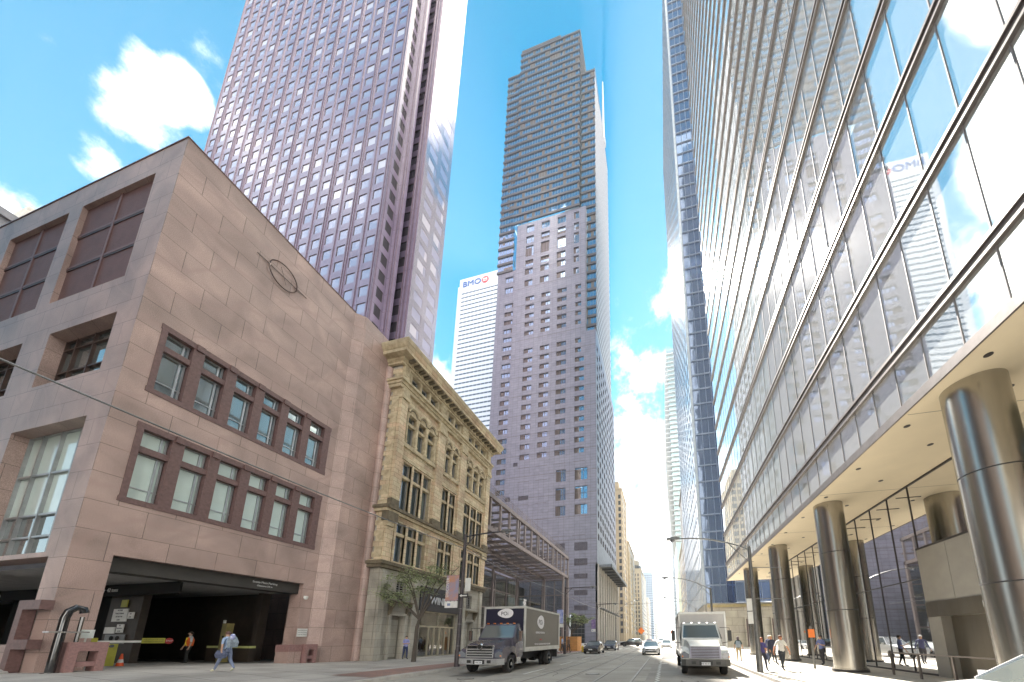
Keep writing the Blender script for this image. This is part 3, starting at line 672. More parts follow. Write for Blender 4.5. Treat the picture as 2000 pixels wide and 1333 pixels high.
for (a, b, n) in bays:
    for (z0, z1, kind) in ((7.75, 11.0, 2), (12.0, 16.3, 3), (17.95, 20.75, 4), (23.2, 24.45, 5)):
        aa, bb = (a+.3, b-.15); p = (bb-aa)/n
        for k in range(n):
            h = (aa+p*k+.11, aa+p*(k+1)-.11, z0, z1); holes.append(h); wins.append((h, kind))
ent = (25.2, 30.6, 0, 6.3); door1 = (21.9, 23.3, 0, 3.6); doorz = (31.9, 33.3, 0, 3.4)
gv = [(22.2, 23.2, 4.9, 6.3), (32, 33, 4.9, 6.3)]
w = MB()
w.wall('X', XF, -1, YA, YE, 7.2, 25.8, [h for h in holes], .55, M_sand, M_sandp)
w.build('wall', O, off=of)
w = MB(); w.wall('X', XF-.02, -1, YA, YE, 0, 7.2, [ent, door1, doorz]+gv, .6, M_lim, M_lim); w.build('ground_storey_wall', O, off=of)
w = MB()
w.poly([(-23.6, YA, 0), (XF, YA, 0), (XF, YA, 25.8), (-23.6, YA, 25.8)], M_lim)
w.poly([(XF, YE, 0), (-30, YE, 0), (-30, YE, 25.8), (XF, YE, 25.8)], M_sand)
w.poly([(-30, YA, 25.8), (XF, YA, 25.8), (XF, YE, 25.8), (-30, YE, 25.8)], M_lim)
z = 7.4; k = 0
while z < 24:   # toothed quoins where the sandstone front meets the limestone flank
    d_ = .95 if k % 2 else .65
    w.box(XF-d_, XF+.001, YA-.07, YA, z, z+.42, M_sandp if k % 3 else M_sand); z += .42; k += 1
w.build('flank_wall', O, off=of)
pr = MB()
for a, b in piers:
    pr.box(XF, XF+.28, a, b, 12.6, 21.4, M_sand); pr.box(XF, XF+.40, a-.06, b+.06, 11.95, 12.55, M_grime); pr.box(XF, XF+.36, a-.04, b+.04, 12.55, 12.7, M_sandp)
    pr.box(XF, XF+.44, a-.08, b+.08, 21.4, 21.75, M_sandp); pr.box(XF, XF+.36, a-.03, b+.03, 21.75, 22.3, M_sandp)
    pr.box(XF, XF+.22, a+.05, b-.05, 23.1, 24.55, M_sandp)
    for q in range(3): pr.box(XF+.22, XF+.26, a+.15, b-.15, 23.35+q*.42, 23.6+q*.42, M_sandp)
    pr.box(XF, XF+.14, a, b, 7.6, 11.2, M_sand)
pr.build('pier', O, off=of)
for (a, b, n) in bays:
    wd = MB()          # mullion shafts and arched shell heads
    aa, bb = (a+.3, b-.15); p = (bb-aa)/n
    for k in range(n+1):
        y = aa+p*k
        for z0, z1 in ((7.7, 11.05), (12, 16.4)): wd.box(XF-.2, XF+.06, y-.11, y+.11, z0, z1, M_sand)
        wd.lathe([(.17, 0), (.17, .2), (.12, .3), (.12, 2.35), (.19, 2.5), (.2, 2.75)], M_sandp, (XF+.05, y, 17.95), 10)
        if 0 < k < n or n: wd.box(XF-.25, XF+.04, y-.12, y+.12, 23.2, 24.5, M_sandp)
    for k in range(n):
        yc = aa+p*(k+.5); r0 = p/2-.06
        for q in range(9):      # fluted shell
            t0 = math.pi*(q+.1)/9; t1 = math.pi*(q+.9)/9
            wd.poly([(XF+.02, yc+.12*math.cos(t0), 20.85+.12*math.sin(t0)), (XF+.02, yc+.12*math.cos(t1), 20.85+.12*math.sin(t1)), (XF+.16, yc+r0*.8*math.cos(t1), 20.85+r0*.8*math.sin(t1)), (XF+.16, yc+r0*.8*math.cos(t0), 20.85+r0*.8*math.sin(t0))], M_sandp)
        arc = [(XF+.16, yc+r0*math.cos(math.pi*q/12), 20.85+r0*1.05*math.sin(math.pi*q/12)) for q in range(13)]
        wd.tube(arc, .1, M_sandp, 6); arc2 = [(XF+.1, yc+(r0-.16)*math.cos(math.pi*q/12), 20.85+(r0-.16)*math.sin(math.pi*q/12)) for q in range(13)]
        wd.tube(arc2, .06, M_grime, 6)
        wd.box(XF-.3, XF+.12, yc-r0, yc+r0, 20.7, 20.88, M_sandp)
    wd.box(XF, XF+.1, a, b, 16.45, 16.75, M_sandp); wd.box(XF, XF+.2, a, b, 17.55, 17.9, M_sandp)
    wd.build('window_dressing', O, off=of)
ct = MB()
def course(z0, z1, pr_, m_, y0=YA-.1, y1=YE+.1):
    ct = MB(); ct.box(XF, XF+pr_, y0, y1, z0, z1, m_); ct.box(XF-1.0, XF+pr_, y0-pr_*.6, y0, z0, z1, m_); ct.build('string_course', O, off=of)
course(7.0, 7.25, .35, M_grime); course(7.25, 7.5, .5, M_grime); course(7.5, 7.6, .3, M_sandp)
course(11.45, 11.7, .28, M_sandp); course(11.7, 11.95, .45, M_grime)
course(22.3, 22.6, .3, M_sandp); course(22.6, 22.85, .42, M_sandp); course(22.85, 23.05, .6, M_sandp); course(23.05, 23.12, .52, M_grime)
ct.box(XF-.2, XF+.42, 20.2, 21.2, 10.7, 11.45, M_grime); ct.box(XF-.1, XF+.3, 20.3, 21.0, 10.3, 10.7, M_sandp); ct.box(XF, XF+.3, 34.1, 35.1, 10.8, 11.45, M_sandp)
ct.build('corner_bracket', O, off=of)
cn = MB()
prof = [(0, 24.5), (.22, 24.53), (.22, 24.7), (.42, 24.8), (.42, 24.97), (1.05, 25.03), (1.05, 25.32), (1.12, 25.35), (1.3, 25.58), (1.38, 25.82), (1.38, 25.93), (0, 26.02)]
pp = [(YA-.75, None)]
for (a, b), (c_, d) in zip(prof, prof[1:]):
    y0a, y0b = YA-.1-a*.75, YA-.1-c_*.75
    cn.poly([(XF+a, y0a, b), (XF+a, YE+.3+a*.5, b), (XF+c_, YE+.3+c_*.5, d), (XF+c_, y0b, d)], M_sandp if b < 25 or b > 25.5 else M_sand)
    cn.poly([(XF-1.6, y0a, b), (XF+a, y0a, b), (XF+c_, y0b, d), (XF-1.6, y0b, d)], M_sandp)
    cn.poly([(XF+a, YE+.3+a*.5, b), (XF-1, YE+.3+a*.5, b), (XF-1, YE+.3+c_*.5, d), (XF+c_, YE+.3+c_*.5, d)], M_sandp)
cn.poly([(XF-1.6, YA-.1, 24.5), (XF-1.6, YA-1.1, 26.02), (XF-1.6, YA, 26.02), (XF-1.6, YA, 24.5)], M_sandp)
cn.build('cornice', O, off=of)
bk = MB(); y = YA+.1
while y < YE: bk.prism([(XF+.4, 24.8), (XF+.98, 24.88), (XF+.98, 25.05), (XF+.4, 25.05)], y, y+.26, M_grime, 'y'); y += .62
y = YA
while y < YE+.2: bk.box(XF+.2, XF+.36, y, y+.12, 24.68, 24.82, M_sandp); y += .22
bk.build('bracket', O, off=of, kind='stuff')
for (h, kind) in wins:
    a, b, e, f = h; m_ = MB(); xg = XF-.42
    tz = f-(f-e)*.3
    m_.box(xg, xg+.12, a, b, e, e+.08, M_sash); m_.box(xg, xg+.12, a, b, f-.08, f, M_sash); m_.box(xg, xg+.12, a, a+.1, e, f, M_sash); m_.box(xg, xg+.12, b-.14, b, e, f, M_sash)
    if kind in (2, 3, 4): m_.box(xg-.02, XF-.05, a, b, tz-.13, tz+.13, M_sandp)
    o = m_.build('window', O, off=of); p_ = MB(); p_.poly([(xg+.04, a, e), (xg+.04, b, e), (xg+.04, b, f), (xg+.04, a, f)], M_wgl); p_.build('pane', o, off=of)
# ground storey: pilasters, hooded doorways, shop entrance
for a, b in ((20.45, 20.95), (23.9, 24.3), (31.2, 31.6), (34.3, 34.8)): gs = MB(); gs.box(XF-.02, XF+.2, a, b, .1, 6.9, M_lim); gs.box(XF-.02, XF+.26, a-.05, b+.05, .1, 1.3, M_lim); gs.build('pilaster', O, off=of)
for (a, b) in ((21.9, 23.3), (31.9, 33.3)):
    hd = MB(); hd.box(XF-.02, XF+.12, a-.25, a, 0, 3.5, M_lim); hd.box(XF-.02, XF+.12, b, b+.25, 0, 3.5, M_lim); hd.box(XF-.02, XF+.55, a-.35, b+.35, 4.5, 4.62, M_grime)
    hd.box(XF-.02, XF+.14, a-.25, b+.25, 3.5, 3.7, M_lim)
    for q in (a-.3, b+.1): hd.prism([(XF, 3.5), (XF+.12, 3.5), (XF+.22, 3.9), (XF+.5, 4.4), (XF+.5, 4.5), (XF, 4.5)], q, q+.2, M_grime, 'y')
    hd.build('door_hood', O, off=of)
    dr = MB(); dr.box(XF-.5, XF-.44, a, b, .1, 3.5, mat('stone_door', (.22, .20, .17), rough=.6)); dr.box(XF-.44, XF-.42, a+.15, b-.15, .3, 3.2, M_lim); dr.build('door', O, off=of)
for (a, b, e, f) in gv:
    q = MB(); q.box(XF-.4, XF-.36, a, b, e, f, M_dark); q.box(XF-.3, XF-.2, (a+b)/2-.04, (a+b)/2+.04, e, f, M_sash)
    for k in range(7): q.box(XF-.32, XF-.24, a, b, e+.1+k*.19, e+.14+k*.19, M_sash)
    for u in (a, b-.06): q.box(XF-.3, XF-.2, u, u+.06, e, f, M_sash)
    q.build('vent_grille', O, off=of)
M_sign = mat('charcoal_fascia', (.035, .032, .035), rough=.45)
M_champ = mat('champagne_frame', (.48, .44, .34), rough=.3, metal=.6)
M_shop = clearglass('shop_glass', (.55, .6, .58), .22)
sf = MB(); sf.box(XF-.3, XF+.08, 24.9, 30.9, 4.15, 6.3, M_sign); sgn = sf.build('sign_board', O, off=of)
text('WINNERS', .98, mat('brushed_letters', (.72, .72, .74), rough=.3, metal=.3), sgn, Matrix.Translation((-of[0], -of[1], 0)) @ face_mat((XF+.12, 28.1, 5.1), '+x'), 'sign_lettering', .05, sx=.92)
fr = MB()
for z0, z1 in ((4.05, 4.2), (2.72, 2.86), (.1, .2)): fr.box(XF-.45, XF-.25, 25.2, 30.6, z0, z1, M_champ)
for y in (25.25, 26.7, 27.45, 28.2, 28.3, 29.05, 29.8, 30.5): fr.box(XF-.44, XF-.27, y, y+.09, .2, 2.72, M_champ)
for y in (25.25, 27.9, 30.5): fr.box(XF-.44, XF-.27, y, y+.08, 2.86, 4.05, M_champ)
fro = fr.build('shop_frame', O, off=of)
p_ = MB(); p_.poly([(XF-.36, 25.2, .15), (XF-.36, 30.6, .15), (XF-.36, 30.6, 4.1), (XF-.36, 25.2, 4.1)], M_shop); p_.build('shop_glass', fro, off=of)
it = MB(); it.box(-28, XF-.5, 25.1, 30.7, .05, .1, M_walk); it.box(-28.1, -28, 25.1, 30.7, 0, 6, M_dark); it.box(-28, XF-.6, 25.0, 25.1, 0, 6, M_dark); it.box(-28, XF-.6, 30.7, 30.8, 0, 6, M_dark); it.box(-28, XF-.6, 25.1, 30.7, 5.9, 6, M_dark)
it.build('shop_interior', O, off=of)

# ================================================================ STRUCTURE: plum steel trellis and glass entrance hall
M_tr = mat('plum_steel', (.21, .175, .17), rough=.45, var=.1)
M_ag = clearglass('atrium_glass', (.42, .48, .48), .25)
TR = thing('steel_trellis_hall', 'mauve steel trellis roof on tall posts over a glazed hall beside the sandstone front', 'building', (-21.3, 36, 0)); of = (-21.3, 36, 0)
t = MB()
for z0, z1 in ((19.7, 20.3), (15.2, 15.8)): t.box(-21.6, -21.1, 35.9, 73, z0, z1, M_tr); t.box(-27.3, -26.9, 35.9, 73, z0, z1, M_tr); t.box(-33, -32.6, 35.9, 73, z0, z1, M_tr)
t.box(-40, -21.1, 72.6, 73, 19.7, 20.3, M_tr); t.box(-40, -21.1, 72.6, 73, 15.2, 15.8, M_tr); t.build('girder', TR, off=of)
t = MB()
for x, y, w2 in [(-21.5, 36.8+k*2.75, .32) for k in range(14)]+[(-21.5, y, .2) for y in (45.8, 54.1, 62.3)]+[(-33, 36.8+k*2.75, .3) for k in range(14)]:
    t = MB(); t.box(x, x+.3, y, y+w2, 15.8, 19.7, M_tr); t.build('strut', TR, off=of)
t = MB()
for k in range(14): y = 36.8+k*2.75; t.box(-33, -21.6, y, y+.3, 15.25, 15.65, M_tr); t.box(-33, -21.6, y+.04, y+.26, 19.75, 20.1, M_tr); t.box(-33, -21.6, y+1.3, y+1.5, 17.4, 17.7, M_tr)
for k in range(4): x = -24.2-k*2.6; t.box(x, x+.22, 36, 73, 16.8, 17.1, M_tr); t.box(x, x+.22, 36, 73, 15.66, 15.9, M_tr)
t.build('cross_beam', TR, off=of)
for x, y in ((-21.5, 72.5), (-21.5, 68.9), (-32.9, 36.8), (-32.9, 47.8), (-32.9, 58.8), (-27.2, 72.5), (-32.9, 69.9)):
    t = MB(); t.box(x, x+.42, y, y+.42, 0, 15.2, M_tr); t.build('post', TR, off=of)
t = MB()
for k in range(22): y = 36.2+k*1.72; t.box(-21.3, -21.25, y, y+.05, 20.3, 21.4, M_tr)
for z in (20.7, 21.05, 21.4): t.box(-21.3, -21.26, 36.2, 72.9, z, z+.045, M_tr)
t.build('railing', TR, off=of)
t = MB()
for k in range(8): y = 36+k*5.2; t.box(-34.0, -33.75, y, y+.22, 0, 15.2, M_tr)
for z in (3.6, 7.6, 11.4, 14.9): t.box(-34.0, -33.78, 36, 73, z, z+.22, M_tr); t.box(-33.8, -21.5, 73.2, 73.4, z, z+.22, M_tr)
for k in range(5): x = -33.8+k*3; t.box(x, x+.2, 73.2, 73.42, 0, 15.2, M_tr)
cw = t.build('curtain_wall_frame', TR, off=of)
t = MB(); t.poly([(-33.9, 36, 0), (-33.9, 73.3, 0), (-33.9, 73.3, 15.1), (-33.9, 36, 15.1)], M_ag); t.poly([(-33.9, 73.3, 0), (-21.5, 73.3, 0), (-21.5, 73.3, 15.1), (-33.9, 73.3, 15.1)], M_ag); t.build('glass', cw, off=of)
t = MB(); M_int = mat('hall_interior', (.10, .09, .08), rough=.8, var=.3, vscale=.3)
t.box(-48, -47.8, 36, 109, 0, 19, M_int)
for z in (4.0, 8.2, 12): t.box(-48, -38, 36, 100, z, z+.4, mat('hall_floor_slab', (.22, .2, .18), rough=.7))
t.build('hall_interior_wall', TR, off=of)
# ================================================================ BUILDING: mirror-glass office block on columns (right foreground)
XG = 7.9; SO = 8.85; GE = 44.3; GT = 190
M_mir = mirror('silver_mirror_glass', (.86, .89, .87), rough=.018, metal=.62, dust=.06, wav=.012, wscale=.22, panel=(1.22, 3.8, 11.0), tilt=.003)
M_rail = mat('steel_rail', (.22, .195, .185), rough=.4, metal=.7, var=.1, vscale=4)
M_mul = mat('grey_mullion', (.36, .33, .33), rough=.6)
M_raild = mat('dark_gasket', (.05, .045, .045), rough=.5)
M_sof2 = mat('cream_soffit', (.80, .70, .52), rough=.7, var=.04, vscale=.5)
M_stl = mat('brushed_steel_column', (.46, .44, .40), rough=.27, metal=1, var=.08, vscale=3, stretch=(1, 1, .1), bump=.02, bscale=30)
G = thing('mirror_glass_building', 'mirror glass office block raised on fat brushed steel columns over a cream soffit', 'building', (XG, 20, 0)); of = (XG, 20, 0)
b = MB(); b.poly([(XG, GE, SO+.2), (XG, -25, SO+.2), (XG, -25, GT), (XG, GE, GT)], M_mir); b.poly([(XG, GE, SO+.2), (45, GE, SO+.2), (45, GE, GT), (XG, GE, GT)], M_mir)
b.poly([(XG, -25, SO+.2), (45, -25, SO+.2), (45, -25, GT), (XG, -25, GT)], M_mir); b.poly([(XG, -25, GT), (45, -25, GT), (45, GE, GT), (XG, GE, GT)], M_sof2); b.build('glass_facade', G, off=of)
zr = [11.0+3.8*k for k in range(47)]
for z in zr[:30]:
    m_ = MB(); m_.box(XG-.13, XG, -25, GE+.05, z+.03, z+.14, M_rail); m_.box(XG-.05, XG, -25, GE+.05, z-.14, z+.03, M_mul); m_.box(XG-.11, XG, -25, GE+.05, z-.25, z-.16, M_rail); m_.build('floor_rail', G, off=of)
m_ = MB()
for z in zr[30:]: m_.box(XG-.14, XG, -25, GE+.05, z-.3, z+.16, M_rail)
m_.build('upper_floor_rails', G, off=of, kind='stuff')
m_ = MB(); y = 9.52-1.22*27
while y < GE: m_.box(XG-.02, XG, y-.015, y+.015, SO+.25, GT, M_mul); y += 1.22
m_.build('mullion', G, off=of, kind='stuff')
s_ = MB(); s_.box(XG-.1, 45, -25, GE+.1, SO, SO+.2, M_sof2); s_.build('soffit', G, off=of)
s_ = MB(); s_.box(XG-.16, XG-.1, -25, GE+.15, SO-.03, SO+.28, M_rail); s_.build('fascia', G, off=of)
for k in range(6):
    s_ = MB(); s_.box(XG+.02, 20, 5.4+k*6.4, 5.415+k*6.4, SO-.004, SO, M_raild); s_.build('soffit_joint', G, off=of)
for i in range(24):
    y = 5+(i % 12)*3.0+(1.5 if i > 11 else 0); s_ = MB(); s_.lathe([(.09, 0), (.09, -.015), (.07, -.015)], M_raild, (9.9 if i < 12 else 8.3, y, SO), 14); s_.build('downlight', G, off=of)
for cy_ in (10.75, 19.7, 28.2, 37.0):
    c = MB(); c.lathe([(.74, 0), (.74, .16), (.66, .16), (.66, 3.0), (.65, 3.0), (.65, 3.015), (.66, 3.015), (.66, 6.0), (.65, 6.0), (.65, 6.015), (.66, 6.015), (.66, SO)], M_stl, (8.85, cy_, .14), 40)
    for zz in (3.0, 6.0): c.lathe([(.6635, zz-.012), (.6635, zz+.022)], M_raild, (8.85, cy_, .14), 40)
    o = c.build('column', G, True, off=of); c = MB(); c.lathe([(.75, 0), (.75, .12)], M_raild, (8.85, cy_, .14), 40); c.build('column_base', o, True, off=of)
# lobby glass line, set back under the soffit
XL = 11.4
M_lob = clearglass('lobby_glass', (.62, .68, .64), .2)
lf = MB(); y = 17.9
while y < 40: lf.box(XL-.03, XL+.03, y-.018, y+.018, .14, SO, M_raild); lf.box(XL-.5, XL, y-.01, y+.01, SO-.6, SO-.56, M_raild); y += 1.52
lf.box(XL-.04, XL+.02, 14.2, 40, SO-.08, SO, M_raild); lf.box(XL-.03, XL+.02, 17.9, 40, 4.4, 4.44, M_raild); lf.box(XL-.04, XL+.04, 17.9, 40, .14, .22, M_raild)
lfo = lf.build('lobby_frame', G, off=of); p_ = MB(); p_.poly([(XL, 17.9, .14), (XL, 40, .14), (XL, 40, SO), (XL, 17.9, SO)], M_lob); p_.poly([(XL, 4, 5.75), (XL, 17.9, 5.75), (XL, 17.9, SO), (XL, 4, SO)], M_lob); p_.build('lobby_glass', lfo, off=of)
pn = MB(); M_pan = mat('grey_stone_panel', (.36, .34, .30), rough=.5, var=.05); M_ss = mat('satin_steel', (.33, .30, .25), rough=.3, metal=.9, var=.08, stretch=(1, 1, .2))
y = 3.4
for k in range(9): pn.box(XL-.05, XL+.2, y+k*1.62, y+k*1.62+1.605, 3.3, 5.7, M_pan)
pn.box(XL-.08, XL+.2, 3.4, 17.95, 5.7, 5.78, M_raild); pn.box(XL-.12, XL+.3, 3.4, 17.9, 2.65, 3.3, M_ss); pn.build('wall_panel', G, off=of)
pn = MB()
for k in range(5): pn.box(XL+.25, XL+.35, 8.2+k*1.8, 8.2+k*1.8+1.78, .14, 2.65, M_ss)
pn.box(XL-.1, XL+.35, 17.2, 17.9, .14, 2.65, M_pan); pn.box(XL+.1, XL+.25, 3.4, 8.2, .14, 2.65, M_ss); pn.build('steel_door', G, off=of)
text('PARKING', .34, M_ltr, G, Matrix.Translation((-of[0], -of[1], 0)) @ face_mat((XL-.14, 14.4, 2.98), '-x'), 'sign_lettering')
li = MB(); M_lobw = mat('lobby_wall', (.50, .44, .33), rough=.6, var=.05)
li.box(24, 24.2, 4, 40, .14, SO, M_lobw); li.box(XL+.4, 24, 39.8, 40, .14, SO, M_lob); li.box(XL+.5, 24, 3, 3.2, .14, SO, M_lobw)
for y in (19.7, 28.2, 37.0): li.lathe([(.9, 0), (.9, 8.7)], M_lobw, (16.5, y, .14), 20)
li.box(XL+.3, 24, 3.2, 17.9, 5.4, 5.7, M_lobw); li.build('lobby_interior', G, off=of)
for k in range(6):
    q = MB(); q.box(13.2, 13.4, 21+k*1.6, 21.2+k*1.6, 4.3+(k % 2)*.35, 5.3+(k % 2)*.35, mat('bronze_pendant', (.11, .07, .04), rough=.5)); q.tube([(13.3, 21.1+k*1.6, 5.3), (13.3, 21.1+k*1.6, SO)], .01, M_raild, 4); q.build('pendant_lamp', G, off=of)

# ================================================================ BUILDING: blue glass tower beyond it
M_blue = mirror('blue_glass', (.27, .33, .46), rough=.04, metal=.85, wav=.03, wscale=.3, panel=(1.5, 3.8), tilt=.02)
M_blue2 = mirror('bright_blue_glass', (.24, .33, .58), rough=.05, metal=.8, wav=.02)
M_silv = mirror('silver_fritted_glass', (.74, .76, .76), rough=.12, metal=.8, wav=.02, panel=(3.0, 3.8), tilt=.02)
M_bm = mat('blue_steel_mullion', (.26, .30, .38), rough=.35, metal=.6)
M_slab = mat('pale_slab_edge', (.52, .55, .58), rough=.4)
U = thing('blue_glass_tower', 'dark blue glass tower with a silver street side, just left of the mirror block', 'building', (7.9, 72, 0)); of = (7.9, 72, 0)
b = MB()
b.poly([(8.4, 72, 8.5), (12.6, 72, 8.5), (12.6, 72, 215), (8.4, 72, 215)], M_blue)
b.poly([(12.6, 72, 8.5), (13.5, 68.6, 8.5), (13.5, 68.6, 215), (12.6, 72, 215)], M_blue2)
b.poly([(13.5, 68.6, 8.5), (48, 68.6, 8.5), (48, 68.6, 215), (13.5, 68.6, 215)], M_blue); b.build('blue_glass', U, off=of)
b = MB(); b.poly([(7.9, 72, 8.5), (7.9, 122, 8.5), (7.9, 122, 212), (7.9, 72, 212)], M_silv); b.poly([(7.9, 72, 8.5), (8.4, 72, 8.5), (8.4, 72, 215), (7.9, 72, 212)], M_slab); b.poly([(7.9, 122, 8.5), (48, 122, 8.5), (48, 122, 212), (7.9, 122, 212)], M_silv); b.build('silver_glass', U, off=of)
f_ = MB(); z = 8.5
while z < 214:
    f_.box(8.4, 12.6, 71.8, 71.97, z, z+.3, M_bm); f_.box(13.5, 48, 68.4, 68.57, z, z+.22, M_bm); z += 3.8
f_.build('floor_band', U, off=of)
f_ = MB()
for x in (8.5, 9.9, 11.3, 12.5): f_.box(x-.05, x+.05, 71.82, 71.98, 8.5, 215, M_bm)
for k in range(22): x = 13.55+k*1.5; f_.box(x-.05, x+.05, 68.42, 68.58, 8.5, 215, M_bm)
for k in range(17): y = 72+k*3; f_.box(7.82, 7.9, y-.05, y+.05, 8.5, 212, M_bm)
z = 8.5
while z < 212: f_.box(7.83, 7.9, 72, 122, z, z+.12, M_bm); z += 3.8
f_.build('mullion', U, off=of, kind='stuff')
M_pod = stone('tan_podium', (.42, .37, .28), (.38, .33, .26), 2.2, 1.4, mortar=.02, rough=.4, speck=.1)
f_ = MB(); f_.box(8.2, 48, 69.5, 72, 0, 8.5, M_pod); f_.box(8.0, 8.2, 72, 122, 0, 8.5, M_pod); f_.box(8.2, 48, 69.2, 69.5, 7.7, 8.2, mat('brass_strip', (.40, .31, .14), rough=.4, metal=.4)); f_.build('podium', U, off=of)
for k in range(7):
    q = MB(); q.box(15+k*4.5, 17.6+k*4.5, 69.35, 69.5, .2, 5.4, M_frame); q.box(14.8+k*4.5, 15+k*4.5, 69.2, 69.5, .2, 5.6, M_pod); q.box(17.6+k*4.5, 17.8+k*4.5, 69.2, 69.5, .2, 5.6, M_bm); q.build('doorway', U, off=of)

# ================================================================ BUILDINGS further down the street
def block(name, label, x0, x1, y0, y1, h, mw, mg, fl=3.8, bay=3.2, win=(1.5, 2.0), face='-y+x', steps=(), group=None, cat='building', cap=True):
    o = thing(name, label, cat, ((x0+x1)/2, y0, 0), 0, group); of = ((x0+x1)/2, y0, 0)
    w = MB(); w.box(x0, x1, y0, y1, 0, h, mw)
    for (a, b, c_, d, e, f) in steps: w.box(a, b, c_, d, e, f, mw)
    w.build('wall', o, off=of)
    g_ = MB(); z = 4.5
    while z+win[1] < h-1:
        x = x0+bay*.4
        while x+win[0] < x1: g_.box(x, x+win[0], y0-.04, y0+.1, z, z+win[1], mg); x += bay
        sx = x1 if '+x' in face else x0; y = y0+bay*.4
        while y+win[0] < y1 and y < y0+90: g_.box(sx-.04, sx+.04, y, y+win[0], z, z+win[1], mg); y += bay
        z += fl
    g_.build('windows', o, off=of, kind='stuff')
    if cap:
        c_ = MB(); c_.box(x0-.3, x1+.3, y0-.3, y1+.3, h, h+.8, mw); c_.build('cornice', o, off=of)
    return o
M_tan = mat('tan_stone', (.44, .36, .25), rough=.75, var=.12, vscale=.2); M_tan2 = mat('beige_stone', (.48, .42, .32), rough=.75, var=.12, vscale=.2); M_gstone = mat('grey_stone', (.40, .38, .35), rough=.7, var=.12, vscale=.2)
M_dw = mat('dark_window', (.06, .065, .07), rough=.2, spec=.8); M_bt = mat('hazy_blue_curtain_wall', (.28, .36, .46), rough=.3, metal=.2)
block('art_deco_tower', 'tan stone tower with tall piers just beyond the hotel on the left', -50, -21.2, 180, 205, 86, M_tan, M_dw, win=(1.4, 2.4), steps=((-45, -23, 182, 203, 86, 92), (-21.3, -20.9, 184, 186, 0, 80), (-21.3, -20.9, 196, 198, 0, 80)))
block('art_deco_annex', 'lower rounded-corner tan stone building stepping down from the tan tower', -50, -20.6, 206, 250, 62, M_tan, M_dw, win=(1.3, 2.2), steps=((-21, -20.3, 208, 214, 0, 56), (-21, -20.3, 226, 232, 0, 56)))
o = block('round_top_building', 'beige tower with window strips and a dark rounded top storey, far down the left', -48, -17.5, 275, 345, 58, M_tan2, M_dw, fl=3.4, bay=2.4, win=(1.2, 2.4))
q = MB(); q.lathe([(11, 0), (11, 5), (9.5, 5), (9.5, 9), (6, 11)], M_tan2, (-29, 286, 58), 24); q.lathe([(11.2, 1.2), (11.2, 4.2)], M_dw, (-29, 286, 58), 24); q.build('round_crown', o, off=((-48-17.5)/2, 275, 0))
block('small_beige_building', 'small beige building with a dark billboard far down the left side', -44, -17, 380, 430, 46, M_gstone, M_dw, fl=3.6)
block('hazy_blue_tower', 'pale hazy blue glass tower farthest down the left side', -60, -15, 470, 520, 92, M_bt, M_dw, fl=3.2, bay=2.8, win=(1.8, 1.4))
block('distant_low_building', 'low grey building at the very end of the street on the left', -44, -13, 560, 760, 30, M_gstone, M_dw, fl=3.6)
block('old_stone_building', 'narrow view of a weathered tan stone building behind the silver tower on the right', 9.2, 40, 150, 185, 44, M_tan, M_dw, face='-y-x', win=(1.5, 2.6))
block('dark_stone_building', 'dark grey stone tower with a roof box behind the tan one on the right', 8.6, 40, 128, 148, 60, mat('dark_stone', (.25, .22, .2), rough=.7), M_dw, face='-y-x')
block('hazy_condo_block', 'slim pale blue condominium block on the right at the end of the street', 8.5, 40, 255, 300, 102, M_bt, M_dw, face='-y-x', fl=3.0)
cd = thing('wavy_balcony_tower', 'pale glass tower with projecting curved balconies at the right edge of the sky', 'building', (20, 205, 0)); of = (20, 205, 0)
b = MB(); b.box(8.6, 40, 205, 245, 0, 196, mirror('pale_teal_glass', (.50, .62, .62), rough=.15, metal=.6, wav=.02)); b.build('wall', cd, off=of)
z = 60
while z < 195:
    e = 2.4*math.sin((z-60)/135*math.pi*1.0)+.6
    b = MB(); b.box(8.6-e, 40, 205-1.2, 246, z, z+.45, M_slab); b.build('balcony', cd, off=of); z += 3.3
block('roofline_building', 'pale concrete tower top peeking above the granite roof at the far left', -176, -165, 34, 50, 112, mat('pale_concrete', (.50, .47, .42), rough=.8), M_dw, steps=((-174, -167, 35, 44, 112, 120), (-176.5, -175, 33.5, 35, 60, 113)))
block('unseen_brick_block', 'unseen brown brick block added behind the viewpoint to shade the near walls', -80, -20, -60, -14, 46, mat('brown_brick', (.20, .13, .10), rough=.8), M_dw)  # unseen block, added to keep sky light off the near camera-facing walls
block('unseen_stone_block', 'unseen beige stone block added behind the viewpoint for shade and reflections', -20, 6, -150, -110, 90, M_tan2, M_dw)  # also unseen, added for shade and for reflections in the glass
block('left_edge_building', 'grey ribbed building edge beyond the granite roof at the left edge', -80, -62.5, 8.5, 22, 43, mat('grey_rib', (.28, .28, .30), rough=.6), M_dw, bay=1.2, win=(.5, 40))
# ================================================================ VEHICLES
def loft(m_, rings, mt, cap=True):
    k0 = []; mi = m_.mi(mt); n = len(rings[0])
    for r_ in rings: k0.append(len(m_.v)); m_.v += [tuple(p) for p in r_]
    for a, b in zip(k0, k0[1:]):
        for q in range(n): j = (q+1) % n; m_.f.append((a+q, a+j, b+j, b+q)); m_.m.append(mi)
    if cap: m_.f.append(tuple(k0[0]+q for q in range(n))[::-1]); m_.m.append(mi); m_.f.append(tuple(k0[-1]+q for q in range(n))); m_.m.append(mi)
def ring(y, zb, zf, zt, wb, wf, wt): return [(-wb, y, zb), (-wf, y, zf), (-wt, y, zt), (wt, y, zt), (wf, y, zf), (wb, y, zb)]
M_tyre = mat('tyre_rubber', (.025, .024, .024), rough=.85, bump=.2); M_rim = mat('alloy_rim', (.62, .62, .62), rough=.25, metal=.9); M_chr = mat('chrome', (.75, .75, .76), rough=.1, metal=1, var=.03)
